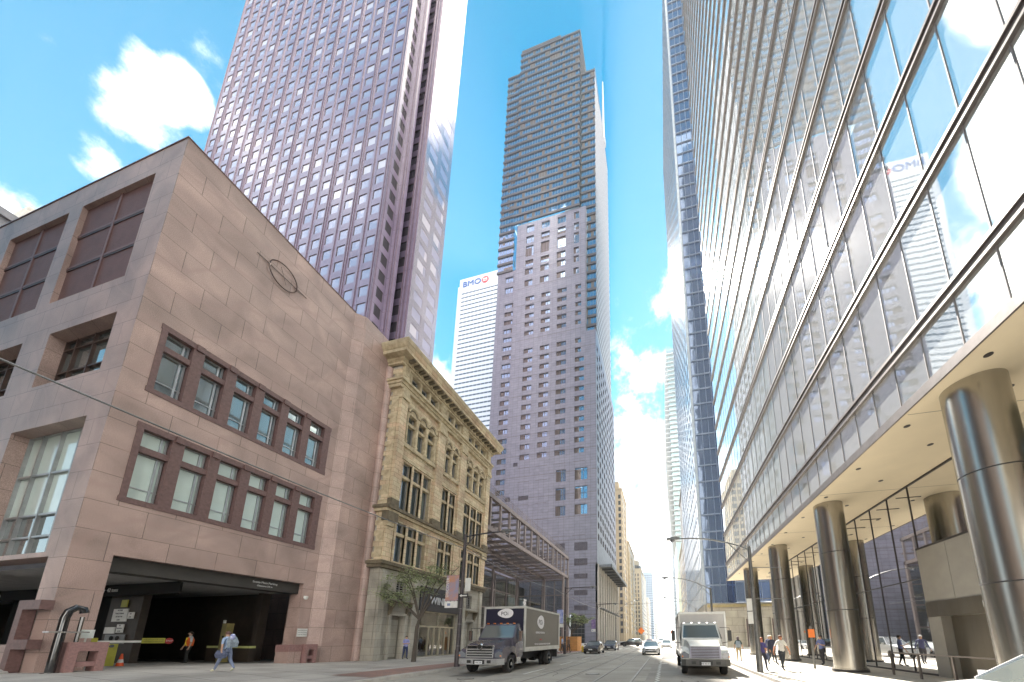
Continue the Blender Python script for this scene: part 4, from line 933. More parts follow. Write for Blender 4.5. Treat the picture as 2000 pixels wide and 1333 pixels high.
M_blk = mat('black_plastic', (.03, .03, .03), rough=.5); M_cg = mirror('windscreen', (.20, .23, .23), rough=.05, metal=.6, wav=.01)
M_hl = mat('headlight_lens', (.34, .36, .40), rough=.08, metal=.6); M_amb = mat('amber_lens', (.75, .22, .03), rough=.3); M_plate = mat('number_plate', (.8, .82, .84), rough=.5)
def wheel(par, x, y, r=.45, w=.28, side=1, name='wheel', z=None):
    t = MB(); z = r if z is None else z
    t.lathe([(r*.62, -w/2), (r*.94, -w/2), (r, -w*.35), (r, w*.35), (r*.94, w/2), (r*.62, w/2)], M_tyre, (0, 0, 0), 24, 'x')
    o = t.build(name, par, True); o.location = (x, y, z)
    q = MB(); s = side
    q.lathe([(r*.62, s*w*.5), (r*.58, s*w*.52), (r*.5, s*w*.3), (r*.22, s*w*.35), (r*.2, s*w*.62), (0.01, s*w*.62)], M_rim, (0, 0, 0), 20, 'x')
    for k in range(8): a = k*math.pi/4; q.lathe([(.025, s*w*.3), (.025, s*w*.42)], M_chr, (0, r*.36*math.cos(a), r*.36*math.sin(a)), 6, 'x')
    q.build('rim', o, True); return o
def truck(name, label, loc, cabm, boxside, boxfront, trim, W=2.45, boxW=2.65, boxz=(1.0, 3.6), boxy=(2.75, 9.3), boxdx=0, rear=6.95, bump_m=None, grille='chrome', zc=1.0):
    T_ = thing(name, label, 'truck', loc)
    h = W/2; bump_m = bump_m or M_chr
    c = MB(); c.box(-.45, -.3, .3, boxy[1]-.2, .55, .85, M_blk); c.box(.3, .45, .3, boxy[1]-.2, .55, .85, M_blk)
    for y in (1.15, rear): c.tube([(-h+.3, y, .45), (h-.3, y, .45)], .1, M_blk, 8)
    c.tube([(0, 1.5, .55), (0, rear, .5)], .06, M_blk, 8); c.tube([(-.2, rear, .5), (.2, rear, .5)], .26, M_blk, 10); c.box(-h+.15, h-.15, boxy[1]-.3, boxy[1]-.15, .4, .95, M_blk); c.build('chassis', T_)
    b = MB()
    # bonnet between flared wings, then cab with raked screen
    loft(b, [ring(.14, .72, .95*1, 1.38, h*.60, h*.66, h*.60), ring(.3, .72, 1.0, 1.47, h*.64, h*.70, h*.62), ring(1.0, .75, 1.1, 1.62, h*.70, h*.74, h*.66), ring(1.62, .8, 1.2, 1.70, h*.80, h*.84, h*.76)], cabm)
    for s in (-1, 1):
        pr = []
        for k in range(11):
            a = math.pi*k/10; pr.append((1.15-.62*math.cos(a), .52+.52*math.sin(a)))
        out = [(.08, .72), (.06, 1.0), (.22, 1.2), (.7, 1.33), (1.3, 1.36), (1.68, 1.3), (1.77, .62)]
        x0, x1 = s*h*.56, s*h*.985
        for (a0, b0), (a1, b1) in zip(pr, pr[1:]): b.poly([(x0, a0, b0), (x1, a0, b0), (x1, a1, b1), (x0, a1, b1)], M_blk)
        for (a0, b0), (a1, b1) in zip(out, out[1:]): b.poly([(x0, a0, b0), (x1-s*.05, a0, b0), (x1-s*.05, a1, b1), (x0, a1, b1)], cabm)
        n = len(pr)
        ro = [out[0], out[1], out[2], out[2], out[3], out[3], out[4], out[4], out[5], out[5], out[6]]
        for k in range(n-1): b.poly([(x1, pr[k][0], pr[k][1]), (x1-s*.05, ro[k][0], ro[k][1]), (x1-s*.05, ro[k+1][0], ro[k+1][1]), (x1, pr[k+1][0], pr[k+1][1])], cabm)
    loft(b, [ring(1.55, .75, 1.2, 1.72, h*.86, h*.90, h*.84), ring(1.7, .75, 1.4, 1.84, h*.92, h*.94, h*.86), ring(2.12, .75, 1.7, 2.50, h*.94, h*.95, h*.78), ring(2.3, .75, 1.7, 2.57, h*.94, h*.95, h*.78), ring(2.62, .75, 1.7, 2.57, h*.94, h*.95, h*.78)], cabm)
    b.build('cab', T_)
    g_ = MB(); sy = lambda z: 1.575+(z-1.75)/(2.5-1.75)*.52
    g_.poly([(-h*.80, 1.62, 1.78), (h*.80, 1.62, 1.78), (h*.72, 2.07, 2.44), (-h*.72, 2.07, 2.44)], M_cg); g_.build('windscreen', T_)
    for s in (-1, 1):
        d = MB(); x = s*(h*.955); d.poly([(x, 1.82, 1.72), (x, 2.55, 1.72), (s*h*.80, 2.5, 2.42), (s*h*.80, 2.16, 2.42)], M_cg); d.box(s*(h*.95), s*(h*.965), 1.78, 2.58, .95, .97, M_blk); d.box(s*h*.95, s*h*.97, 2.42, 2.52, 1.5, 1.54, M_chr)
        d.build('door_window', T_)
        d = MB(); d.tube([(s*h*.86, 1.72, 2.3), (s*(h+.28), 1.55, 2.28), (s*(h+.3), 1.52, 1.6), (s*h*.92, 1.75, 1.5)], .018, M_blk, 6); d.box(s*(h+.18), s*(h+.36), 1.48, 1.56, 1.62, 2.15, M_chr if grille == 'chrome' else M_blk); d.build('mirror', T_)
        d = MB(); d.prism([(s*h*.66, .82), (s*h*.95, .80), (s*h*.97, 1.06), (s*h*.84, 1.12), (s*h*.66, 1.0)], .03, .12, M_hl, 'y'); d.box(s*h*.90, s*h*.95, .01, .03, .86, .93, M_amb); d.build('headlight', T_)
        d = MB(); d.box(s*h*.62, s*h*.94, 1.85, 2.6, .4, .46, M_rim); d.box(s*h*.64, s*h*.9, 1.9, 2.5, .46, .74, M_rim if grille == 'chrome' else M_blk); d.build('fuel_tank', T_)
        wheel(T_, s*(h-.2), 1.15, side=s); wheel(T_, s*(h-.16), rear, side=-s if False else s); wheel(T_, s*(h-.5), rear, side=s)
    gr_ = MB(); gw = h*.60; gm_ = M_chr if grille == 'chrome' else mat('grey_grille', (.30, .30, .36), rough=.3, metal=.5)
    gr_.box(-gw, gw, .06, .14, .80, 1.36, M_blk)
    nb = 4 if grille == 'chrome' else 7
    for k in range(nb+1): z = .83+k*.5/nb; gr_.box(-gw, gw, .0, .08, z-(.028 if grille == 'chrome' else .016), z+(.028 if grille == 'chrome' else .016), gm_)
    for s in (-1, 1): gr_.box(s*gw*.94, s*gw*1.04, -.01, .1, .8, 1.36, gm_)
    if grille == 'chrome': gr_.box(-gw, gw, .0, .1, 1.3, 1.42, gm_); gr_.lathe([(.14, -.05), (.17, .02), (.17, .06)], M_chr, (0, .0, 1.33), 20, 'y'); gr_.lathe([(.11, -.07), (.11, .0)], M_blk, (0, 0, 1.33), 20, 'y')
    gr_.build('grille', T_)
    bp = MB(); bp.prism([(-h*.98, .35), (-h*.98, .1), (-h*.8, -.04), (h*.8, -.04), (h*.98, .1), (h*.98, .35), (h*.5, .2), (-h*.5, .2)], .46, .76, bump_m)
    for x in (-.55, .55): bp.box(x-.1, x+.1, -.06, 0, .54, .68, M_blk)
    bp.box(-.3, .3, -.06, 0, .5, .7, M_blk); bo = bp.build('bumper', T_); p_ = MB(); p_.box(-.2, .2, -.08, -.06, .5, .64, M_plate); p_.build('number_plate', bo)
    text('5A8 21K' if grille == 'chrome' else 'AB 43 817', .1, M_sign, bo, face_mat((0, -.082, .57), '-y'), 'plate_lettering', .002)
    mk_ = MB()
    for k in range(5): mk_.box(-.8+k*.4-.05, -.8+k*.4+.05, 2.1, 2.2, 2.55, 2.6, M_amb if grille == 'chrome' else M_chr)
    mk_.build('roof_marker_light', T_)
    z0, z1 = boxz; y0, y1 = boxy; bw = boxW/2; dx = boxdx
    bx_ = MB(); bx_.box(dx-bw+.05, dx+bw-.05, y0+.05, y1-.05, z0+.1, z1-.06, boxside); bx_.poly([(dx-bw+.08, y0+.04, z0+.3), (dx+bw-.08, y0+.04, z0+.3), (dx+bw-.08, y0+.04, z1-.12), (dx-bw+.08, y0+.04, z1-.12)], boxfront)
    bo = bx_.build('cargo_box', T_)
    tr_ = MB()
    for (a, b_, c_, d_, e, f) in ((-bw, bw, y0, y0+.12, z1-.13, z1), (-bw, bw, y1-.12, y1, z1-.13, z1), (-bw, -bw+.1, y0+.12, y1-.12, z1-.12, z1-.003), (bw-.1, bw, y0+.12, y1-.12, z1-.12, z1-.003), (-bw, -bw+.1, y0, y0+.12, z0, z1-.13), (bw-.1, bw, y0, y0+.12, z0, z1-.13), (-bw, -bw+.1, y1-.12, y1, z0, z1-.13), (bw-.1, bw, y1-.12, y1, z0, z1-.13), (-bw, -bw+.08, y0+.12, y1-.12, z0, z0+.25), (bw-.08, bw, y0+.12, y1-.12, z0, z0+.25), (-bw+.1, bw-.1, y0, y0+.1, z0, z0+.25), (-bw+.1, bw-.1, y1-.1, y1, z0, z0+.25)):
        tr_.box(dx+a, dx+b_, c_, d_, e, f, trim)
    y = y0+.35
    while y < y1-.2: tr_.box(dx+bw, dx+bw+.012, y-.015, y+.015, z0+.02, z0+.23, trim); y += .3
    tr_.box(dx-bw+.1, dx+bw-.1, y0+.12, y1-.12, z1-.06, z1-.02, trim)
    tr_.build('box_trim', bo)
    for s in (-1, 1):
        d = MB(); d.box(s*h*.6, s*h*.98, rear+.62, rear+.65, .2, .9, M_blk); d.build('mud_flap', T_)
    return T_, bo
M_poi = mat('dark_plum_paint', (.07, .065, .09), rough=.25, var=.06, coat=.6); M_pside = mat('taupe_box_panel', (.17, .155, .135), rough=.5, var=.06, vscale=.5); M_pfr = mat('navy_box_panel', (.010, .010, .035), rough=.5)
M_trim = mat('aluminium_trim', (.60, .60, .57), rough=.4, metal=.4); M_cream = mat('logo_white', (.80, .78, .80), rough=.5, var=.02); M_ink = mat('logo_ink', (.03, .03, .04), rough=.5)
T_, bo = truck('box_truck', 'dark plum box truck with a chrome grille and white POi ovals on its taupe box', (-9.05, 15.4, 0), M_poi, M_pside, M_pfr, M_trim, boxdx=-.12)
def egg(bo, M, sx, sy):
    e = MB(); pts = []
    for k in range(36):
        a = 2*math.pi*k/36; r = 1+.16*math.cos(a-R(35))-.05*math.cos(3*a); pts.append((sx*r*math.cos(a)*(1.0), sy*r*math.sin(a)))
    e.poly([M @ Vector((a, b, 0)) for a, b in pts], M_cream); return e.build('logo_oval', bo)
Mf = face_mat((-.12, 2.77, 3.17), '-y'); o = egg(bo, Mf, .5, .27); text('POi', .31, M_ink, o, Mf @ Matrix.Translation((0, 0, .012)), 'logo_lettering', .002)
xr = -.12+2.65/2-.04
Mf = face_mat((xr, 5.3, 2.75), '+x'); o = egg(bo, Mf, .62, .42); text('POi', .46, M_ink, o, Mf @ Matrix.Translation((0, 0, .012)), 'logo_lettering', .002)
text('BUSINESS INTERIORS', .17, M_cream, bo, face_mat((xr+.01, 5.3, 2.1), '+x'), 'side_lettering', .002)
text('poi.ca', .17, M_rd, bo, face_mat((xr+.01, 5.4, 1.68), '+x'), 'side_lettering', .002)
text('THE WAY CANADIANS WORK AND LEARN', .15, M_cream, bo, face_mat((xr+.01, 5.8, 1.38), '+x'), 'side_lettering', .002)
M_wp = mat('white_truck_paint', (.66, .66, .62), rough=.3, var=.05, coat=.5); M_wbox = mat('white_box_panel', (.58, .56, .54), rough=.5, var=.05); M_gb = mat('grey_bumper', (.10, .10, .095), rough=.5)
truck('box_truck', 'white box truck with a grey slatted grille parked at the right kerb', (1.8, 17.1, 0), M_wp, M_wbox, M_wbox, M_trim, W=2.25, boxW=2.5, boxz=(.75, 3.2), boxy=(2.62, 8.4), boxdx=.2, rear=6.3, bump_m=M_gb, grille='grey')

def car(name, label, cat, loc, rz, paint, kind='sedan', group=None):
    C_ = thing(name, label, cat, loc, rz, group); h = .9
    L_ = {'sedan': 4.7, 'suv': 4.7, 'van': 5.0}[kind]; up = {'sedan': 0, 'suv': .22, 'van': .45}[kind]
    b = MB(); zb = .22+up*.3; bl = .92+up*.6
    loft(b, [ring(0, zb+.08, .45+up*.4, .62+up*.5, .62, .70, .62), ring(.12, zb, .5+up*.4, .70+up*.6, .80, .84, .72), ring(.5, zb, .6+up*.4, .80+up*.6, .86, .89, .80), ring(1.35, zb, .66+up*.4, bl, .87, h, .80), ring(2.6, zb, .68+up*.4, bl+.02, .87, h, .82), ring(L_-.8, zb, .7+up*.4, bl+.06, .87, h, .80), ring(L_-.15, zb, .66+up*.4, bl+.03, .82, .85, .74), ring(L_, zb+.1, .55+up*.4, bl-.12, .66, .74, .66)], paint)
    b.build('body', C_, True)
    r0 = 1.40 if kind == 'sedan' else (1.62 if kind == 'suv' else 1.85); ye = L_-.75 if kind == 'sedan' else L_-.15
    g_ = MB(); loft(g_, [ring(1.3, bl-.02, bl-.01, bl, .80, .80, .79), ring(2.05, bl, bl+.25, r0, .83, .80, .60), ring(3.2, bl, bl+.25, r0+.01, .83, .80, .62), ring(ye-(.35 if kind == 'sedan' else .25), bl, bl+.2, r0-(.12 if kind == 'sedan' else .02), .82, .78, .60), ring(ye, bl, bl+.05, bl+.1, .80, .78, .70)], M_cg); g_.build('windows', C_)
    r_ = MB(); loft(r_, [ring(2.02, r0-.02, r0, r0+.03, .62, .62, .56), ring(3.2, r0-.01, r0+.01, r0+.045, .64, .64, .56), ring(ye-.4, r0-.12 if kind == 'sedan' else r0-.02, r0-.09 if kind == 'sedan' else r0, r0-.06 if kind == 'sedan' else r0+.03, .62, .62, .55)], paint)
    for s in (-1, 1):
        for (ya, za, yb, zb_) in ((1.32, bl, 2.05, r0), (ye, bl+.05, ye-.38, r0-.1 if kind == 'sedan' else r0)): r_.tube([(s*.81, ya, za), (s*.61, yb, zb_)], .035, paint, 6)
        r_.tube([(s*.82, 2.75, bl), (s*.62, 2.75, r0)], .03, M_blk, 6)
    r_.build('roof', C_)
    for s in (-1, 1):
        q = MB(); q.prism([(s*.48, .58+up*.5), (s*.80, .62+up*.5), (s*.84, .74+up*.5), (s*.56, .70+up*.5)], .02, .16, M_hl, 'y'); q.build('headlight', C_)
        q = MB(); q.box(s*.55, s*.8, L_-.03, L_+.01, .7+up*.5, .85+up*.5, M_rd); q.build('tail_light', C_)
        q = MB(); q.box(s*.92, s*1.06, 1.55, 1.65, bl+.02, bl+.16, paint); q.build('mirror', C_)
        for y in (.9, L_-1.0): wheel(C_, s*.82, y, .33, .2, s)
    q = MB(); q.box(-.5, .5, -.01, .1, .56+up*.5, .68+up*.5, M_blk); q.box(-.6, .6, -.01, .1, .3, .42, M_blk); q.box(-.45, .45, -.02, 0, .61+up*.5, .625+up*.5, M_chr); q.build('grille', C_)
    q = MB(); q.box(-.22, .22, -.03, -.01, .44, .55, M_plate); q.build('number_plate', C_); return C_
def paint(n, c, r=.25): return mat(n, c, rough=r, var=.04, coat=.7)
car('parked_car', 'black sedan parked at the left kerb behind the plum box truck', 'car', (-8.35, 37.8, 0), 0, paint('black_paint', (.015, .015, .018)), group='cars parked along the left kerb')
car('parked_car', 'dark blue sedan parked second in line at the left kerb', 'car', (-8.0, 48.5, 0), 0, paint('blue_black_paint', (.03, .045, .08)), group='cars parked along the left kerb')
car('crossing_car', 'black estate car seen side-on crossing the street far ahead', 'car', (-9.6, 74, 0), R(-90), paint('black_paint', (.015, .015, .018)), 'suv')
car('moving_car', 'silver sedan driving toward the camera in the middle of the road', 'car', (-1.6, 36.6, 0), 0, paint('silver_paint', (.55, .56, .57)))
car('moving_car', 'small far silver car to the right of the leading silver sedan', 'car', (.1, 62, 0), 0, paint('silver_paint', (.55, .56, .57)))
car('parked_van', 'pale van mostly hidden behind the white box truck', 'van', (2.0, 36, 0), 0, paint('pale_paint', (.6, .62, .64)), 'van')
car('moving_car', 'red tail car among the distant traffic between the kerbs', 'car', (-4.6, 98, 0), 0, paint('red_paint', (.35, .04, .04)))
car('moving_car', 'white car in the distant traffic beyond the crossing', 'car', (-1.4, 110, 0), 0, paint('white_paint', (.7, .7, .7)), 'suv')
car('moving_car', 'grey car farthest away in the distant traffic', 'car', (-6.5, 130, 0), 0, paint('grey_paint', (.3, .3, .32)))
car('white_car', 'white car nosing out at the bottom right corner beside the big steel column', 'car', (5.0, 8.2, .0), R(-90), paint('white_paint', (.7, .7, .7)))
# ================================================================ PEOPLE
def skin_mat(n, c): return mat(n, c, rough=.6, var=.05)
def person(label, loc, rz, H_=1.72, top=(.3, .3, .3), low=(.05, .05, .06), skin=(.48, .30, .22), hair=(.03, .02, .015), stride=.25, armL=(.15, .1), armR=(-.15, .1), bentR=None, bentL=None, shoes=(.03, .03, .03), longhair=False, sleeve='short', shorts=False, lean=0.0, extras=None, key='', female=False):
    """body as one skinned surface; local frame faces -y"""
    P = thing('person', label, 'person', loc, rz); k = H_/1.72
    mt = [mat('top_'+key, top, rough=.8, var=.12, vscale=12), mat('low_'+key, low, rough=.8, var=.1, vscale=8), skin_mat('skin_'+key, skin), mat('shoe_'+key, shoes, rough=.6), mat('hair_'+key, hair, rough=.7)]
    V = []; Ed = []; Rd = []; Sg = []
    def v(p, r): V.append(Vector(p)*k); Rd.append((r*k, r*k) if not hasattr(r, '__len__') else (r[0]*k, r[1]*k)); return len(V)-1
    def e(a, b, s): Ed.append((a, b)); Sg.append(s)
    sw = .185 if not female else .165; hp = .10
    pel = v((0, 0, .95), (.15, .115)); wst = v((0, -lean*.1, 1.10), (.135 if not female else .12, .105)); ch = v((0, -lean*.3, 1.30), (.165 if not female else .145, .115)); nk0 = v((0, -lean*.42, 1.45), (.09, .08)); nk = v((0, -lean*.47-.01, 1.52), .055)
    hd0 = v((0, -lean*.5-.02, 1.58), (.07, .08)); hd1 = v((0, -lean*.5-.02, 1.65), (.078, .095)); hd2 = v((0, -lean*.5-.01, 1.715), (.062, .075))
    e(pel, wst, 0); e(wst, ch, 0); e(ch, nk0, 0); e(nk0, nk, 2); e(nk, hd0, 2); e(hd0, hd1, 2); e(hd1, hd2, 2)
    for s in (-1, 1):
        st = stride*s; hip = v((s*hp, 0, .90), .105); kn = v((s*hp*1.05, -st*.45-.03, .50), .065); an = v((s*hp*1.1, -st*1.0+(.05 if st < 0 else 0), .10+(.05 if st < -.1 else 0)), .04); to = v((s*hp*1.25, -st-.15+(.05 if st < 0 else 0), .035), .038)
        e(pel, hip, 1); e(hip, kn, 1); e(kn, an, 2 if shorts else 1); e(an, to, 3)
        sh = v((s*sw, -lean*.4, 1.42), .065); e(nk0, sh, 0)
        bent = bentR if s > 0 else bentL; sg_, out = (armR if s > 0 else armL)
        if bent: el = bent[0]; wr = bent[1]; hn = bent[2]
        else: el = (s*(sw+.05+out*.3), -sg_*.5-lean*.2, 1.14); wr = (s*(sw+.05+out*.6), -sg_*1.2-.04-lean*.1, .90); hn = (s*(sw+.05+out*.6), -sg_*1.4-.06, .82)
        el = v(el, .046); wr_ = v(wr, .030); hn_ = v(hn, (.034, .018)); e(sh, el, 0); e(el, wr_, 2 if sleeve == 'short' else 0); e(wr_, hn_, 2)
        base = Vector(hn)*k; dr = (Vector(hn)-Vector(wr)).normalized(); sd2 = dr.cross(Vector((1, 0, 0)));
        if sd2.length < .2: sd2 = Vector((0, 1, 0))
        sd2.normalize(); FG.append((base, dr, sd2, k))
    me = bpy.data.meshes.new('tmp'); me.from_pydata(V, Ed, []); o = bpy.data.objects.new('tmp', me); col.objects.link(o)
    md = o.modifiers.new('s', 'SKIN'); md.use_smooth_shade = True
    for i, q in enumerate(me.skin_vertices[0].data): q.radius = Rd[i]; q.use_root = (i == 0)
    sb = o.modifiers.new('u', 'SUBSURF'); sb.levels = 2; sb.render_levels = 2
    em = bpy.data.meshes.new_from_object(o.evaluated_get(bpy.context.evaluated_depsgraph_get())); bpy.data.objects.remove(o)
    m_ = MB(); m_.v = [tuple(q.co) for q in em.vertices]
    for p_ in em.polygons:
        c = p_.center; best = None
        for (a, b), s in zip(Ed, Sg):
            A, B_ = V[a], V[b]; t = max(0, min(1, (c-A).dot(B_-A)/max(1e-6, (B_-A).length_squared))); d = (c-A-(B_-A)*t).length
            r_ = Rd[a][0]*(1-t)+Rd[b][0]*t; d -= r_*.6
            if best is None or d < best[0]: best = (d, s, t, (a, b))
        s = best[1]
        if s == 0 and c.z < .93*k: s = 1
        if s == 1 and c.z > 1.0*k: s = 0
        if s == 1 and shorts and c.z < .45*k: s = 2
        if s == 0 and sleeve == 'short' and abs(c.x) > (sw+.02)*k and c.z < 1.2*k: s = 2
        m_.f.append(tuple(p_.vertices)); m_.m.append(m_.mi(mt[s]))
    bpy.data.meshes.remove(em)
    for base, dr, sd2, kk in FG[-2:]:
        for q, (ln, off) in enumerate(((.065, -.024), (.075, -.008), (.07, .008), (.055, .023))):
            a = base+sd2*off*kk; m_.tube([a, a+dr*ln*.5*kk, a+(dr*ln+Vector((0, -.012, 0)))*kk], [.009*kk, .008*kk, .006*kk], mt[2], 5)
        m_.tube([base-dr*.03*kk-sd2*.025*kk, base-sd2*.045*kk+dr*.005*kk, base-sd2*.048*kk+dr*.03*kk], [.01*kk, .009*kk, .007*kk], mt[2], 5)
    hy = (-lean*.5-.02)*k; hz = 1.655*k
    m_.tube([(0, hy-.088*k, hz+.01*k), (0, hy-.112*k, hz-.02*k)], [.010*k, .015*k], mt[2], 6)
    for s in (-1, 1):
        m_.lathe([(.002, -.004), (.011, 0), (.002, .004)], mt[4], (s*.03*k, hy-.088*k, hz+.012*k), 8, 'y'); m_.lathe([(.004, -.01), (.026, 0), (.004, .01)], mt[2], (s*.078*k, hy, hz-.01*k), 8, 'x')
    m_.box(-.022*k, .022*k, hy-.090*k, hy-.082*k, hz-.052*k, hz-.045*k, mat('lips', (.35, .12, .1)))
    m_.build('body', P, True)
    hr = MB(); rings = []
    for j in range(7):
        ph = math.pi*.5*j/6; rr = .098*math.cos(ph)*k+.002; zz = hz+.012*k+.088*math.sin(ph)*k; rings.append([(rr*.92*math.cos(t), hy+.012*k+rr*1.08*math.sin(t), zz-(0.03*k if math.sin(t) > .2 and j == 0 else 0)) for t in [2*math.pi*q/16 for q in range(16)]])
    low_ = -.16 if longhair else -.045
    rings.insert(0, [(.088*k*math.cos(t), hy+.022*k+max(-.02*k, .09*k*math.sin(t)), hz+(low_*k if math.sin(t) > -.1 else .03*k)) for t in [2*math.pi*q/16 for q in range(16)]])
    loft(hr, rings, mt[4]); hr.build('hair', P, True)
    if extras: extras(P, k)
    return P
FG = []
def bag(P, k, kind, c):
    b = MB(); mm = mat('bag_'+kind, c, rough=.7, var=.2, vscale=10)
    if kind == 'pack': loft(b, [[(-.15, .12, .98), (.15, .12, .98), (.15, .26, .98), (-.15, .26, .98)], [(-.17, .11, 1.2), (.17, .11, 1.2), (.16, .28, 1.2), (-.16, .28, 1.2)], [(-.12, .1, 1.42), (.12, .1, 1.42), (.1, .2, 1.42), (-.1, .2, 1.42)]], mm); b.build('backpack', P)
    else:
        loft(b, [[(.18, -.16, .55), (.24, -.16, .55), (.24, .22, .55), (.18, .22, .55)], [(.15, -.2, .7), (.28, -.2, .7), (.28, .25, .7), (.15, .25, .7)], [(.18, -.16, .86), (.24, -.16, .86), (.24, .18, .86), (.18, .18, .86)]], mm)
        b.tube([(.2, -.14, .85), (-.02, -.14, 1.2), (-.14, -.02, 1.46), (-.05, .13, 1.25), (.2, .12, .86)], .012, M_blk, 5); b.build('shoulder_bag', P)
def wz(x, y): return zs(x, y) if x < 0 else .14
def woman_extras(P, k):
    bag(P, k, 'tote', (.10, .12, .2)); bag(P, k, 'pack', (.3, .36, .42))
    b = MB(); b.lathe([(.02, -.12), (.07, -.08), (.085, 0), (.07, .08), (.02, .12)], mat('striped_roll', (.7, .72, .85), c2=(.08, .1, .45), var=.2, vscale=14), (.16, .32, 1.42), 12); b.build('rolled_hat', P)
person('woman in light blue striding left past the garage mouth with bags on her back', (-17.9, 10.5, zs(-17.9, 10.5)), R(-80), 1.62, (.32, .42, .60), (.20, .24, .36), hair=(.10, .05, .04), stride=.30, armL=(.2, .1), armR=(-.1, .1), shoes=(.7, .68, .5), female=True, lean=.15, extras=woman_extras, key='w1')
person('man in a lilac shirt and jeans standing by the shop wall with his phone', (-19.5, 22.4, .16), R(70), 1.74, (.30, .32, .62), (.03, .045, .12), stride=.08, bentR=((.23, -.05, 1.15), (.14, -.25, 1.18), (.1, -.33, 1.22)), bentL=((-.23, -.05, 1.15), (-.1, -.25, 1.16), (-.05, -.32, 1.2)), key='m1', hair=(.05, .03, .02))
def vest(P, k):
    b = MB(); mo = mat('orange_vest', (.85, .16, .02), rough=.6); my = mat('yellow_stripe', (.85, .75, .05), rough=.5)
    loft(b, [[(-.165, -.125, .98), (.165, -.125, .98), (.165, .125, .98), (-.165, .125, .98)], [(-.19, -.14, 1.3), (.19, -.14, 1.3), (.19, .135, 1.3), (-.19, .135, 1.3)], [(-.11, -.09, 1.47), (.11, -.09, 1.47), (.11, .09, 1.47), (-.11, .09, 1.47)]], mo)
    for s in (-1, 1): b.tube([(s*.14, -.135, 1.0), (0, -.15, 1.2), (-s*.1, -.12, 1.44)], .02, my, 5)
    b.build('vest', P)
person('attendant in an orange vest with a yellow cross inside the garage mouth', (-26.2, 13.6, .34), R(-15), 1.75, (.6, .6, .6), (.03, .03, .03), extras=vest, stride=.05, armL=(.05, .5), armR=(.05, .5), key='m2')
person('woman in a navy top walking toward the camera right of the lamp post', (4.72, 18.95, .14), R(10), 1.62, (.07, .06, .22), (.03, .03, .05), skin=(.55, .25, .14), hair=(.28, .09, .04), stride=.18, female=True, longhair=True, key='w2', extras=lambda P, k: bag(P, k, 'tote', (.3, .12, .1)))
person('man in a white T-shirt and dark trousers walking between the steel columns', (5.75, 19.4, .14), R(15), 1.74, (.66, .65, .62), (.035, .04, .05), skin=(.50, .22, .12), hair=(.10, .05, .03), stride=-.2, armL=(.1, .45), armR=(-.1, .4), key='m3')
person('man in a dark suit jacket walking behind the man in the white T-shirt', (6.35, 23.2, .14), R(20), 1.76, (.03, .035, .07), (.04, .05, .06), skin=(.52, .26, .16), hair=(.5, .4, .25), stride=.2, sleeve='long', key='m4')
person('person in a navy jacket and pale hair farthest back between the steel columns', (7.0, 26.0, .14), R(10), 1.78, (.08, .09, .2), (.05, .05, .06), stride=.15, hair=(.6, .6, .6), sleeve='long', key='m5')
person('woman in a dark green cardigan and tan skirt left of the lamp post', (4.95, 25.8, .14), R(170), 1.70, (.05, .08, .07), (.40, .32, .2), stride=.2, longhair=True, hair=(.12, .09, .1), female=True, key='w3', extras=lambda P, k: bag(P, k, 'pack', (.2, .12, .14)))
person('man in a blue and white shirt standing in shade beside the third column', (9.35, 23.9, .14), R(-60), 1.76, (.14, .18, .38), (.02, .02, .025), stride=.1, bentR=((.24, -.05, 1.15), (.15, -.25, 1.2), (.1, -.32, 1.25)), key='m6')
person('man in a pale blue shirt standing beside the bicycle near the far left kerb', (-11.6, 37.6, .14), R(90), 1.75, (.42, .52, .72), (.08, .08, .09), stride=.12, key='m7')
person('person in a brown coat standing behind the bicycle by the lamp post', (-11.2, 38.8, .14), R(60), 1.7, (.16, .10, .07), (.03, .03, .04), stride=.1, sleeve='long', key='m8')

# ================================================================ STREET FURNITURE
M_pole = mat('dark_painted_pole', (.075, .065, .07), rough=.5, metal=.3, var=.2, vscale=5); M_galv = mat('galvanised_pole', (.22, .22, .215), rough=.45, metal=.6, var=.15, vscale=4)
def lamp(label, x, y, h, armx, armz, m_, r=.13, group='street lamps', z0=.14, army=.0, base=True):
    o = thing('street_lamp', label, 'street lamp', (x, y, z0), 0, group)
    b = MB(); b.lathe([(r*1.25, 0), (r*1.25, .9), (r, 1.0), (r*.85, h*.5), (r*.7, h-z0)], m_, (0, 0, 0), 14); b.build('pole', o, True)
    b = MB()
    for z in (1.15, 2.4, 3.3, 4.1): b.lathe([(r*1.05, 0), (r*1.05, .04)], M_galv, (0, 0, z), 12)
    b.build('band_clamp', o)
    b = MB(); hh = h-z0-.15; n = 7; pts = []
    for k in range(n): t = k/(n-1); pts.append((armx*t, army*t, hh+(armz-h)*(1-(1-t)**2)))
    b.tube(pts, [r*.38]*(n-1)+[r*.3], m_, 8); b.tube([(0, 0, hh-.7), (armx*.28, army*.28, hh+(armz-h)*.45)], r*.2, m_, 6); b.build('arm', o, True)
    s = 1 if armx > 0 else -1; ex, ey, ez = pts[-1]
    b = MB(); loft(b, [[(ex, ey-.06, ez-.03), (ex, ey+.06, ez-.03), (ex, ey+.06, ez+.07), (ex, ey-.06, ez+.07)], [(ex+s*.25, ey-.15, ez-.05), (ex+s*.25, ey+.15, ez-.05), (ex+s*.25, ey+.13, ez+.12), (ex+s*.25, ey-.13, ez+.12)], [(ex+s*.7, ey-.13, ez-.03), (ex+s*.7, ey+.13, ez-.03), (ex+s*.7, ey+.1, ez+.07), (ex+s*.7, ey-.1, ez+.07)]], M_galv)
    hd = b.build('lamp_head', o, True); b = MB(); b.lathe([(.13, 0), (.11, -.08), (.05, -.13)], M_hl, (ex+s*.38, ey, ez-.05), 14); b.build('lens', hd, True); return o
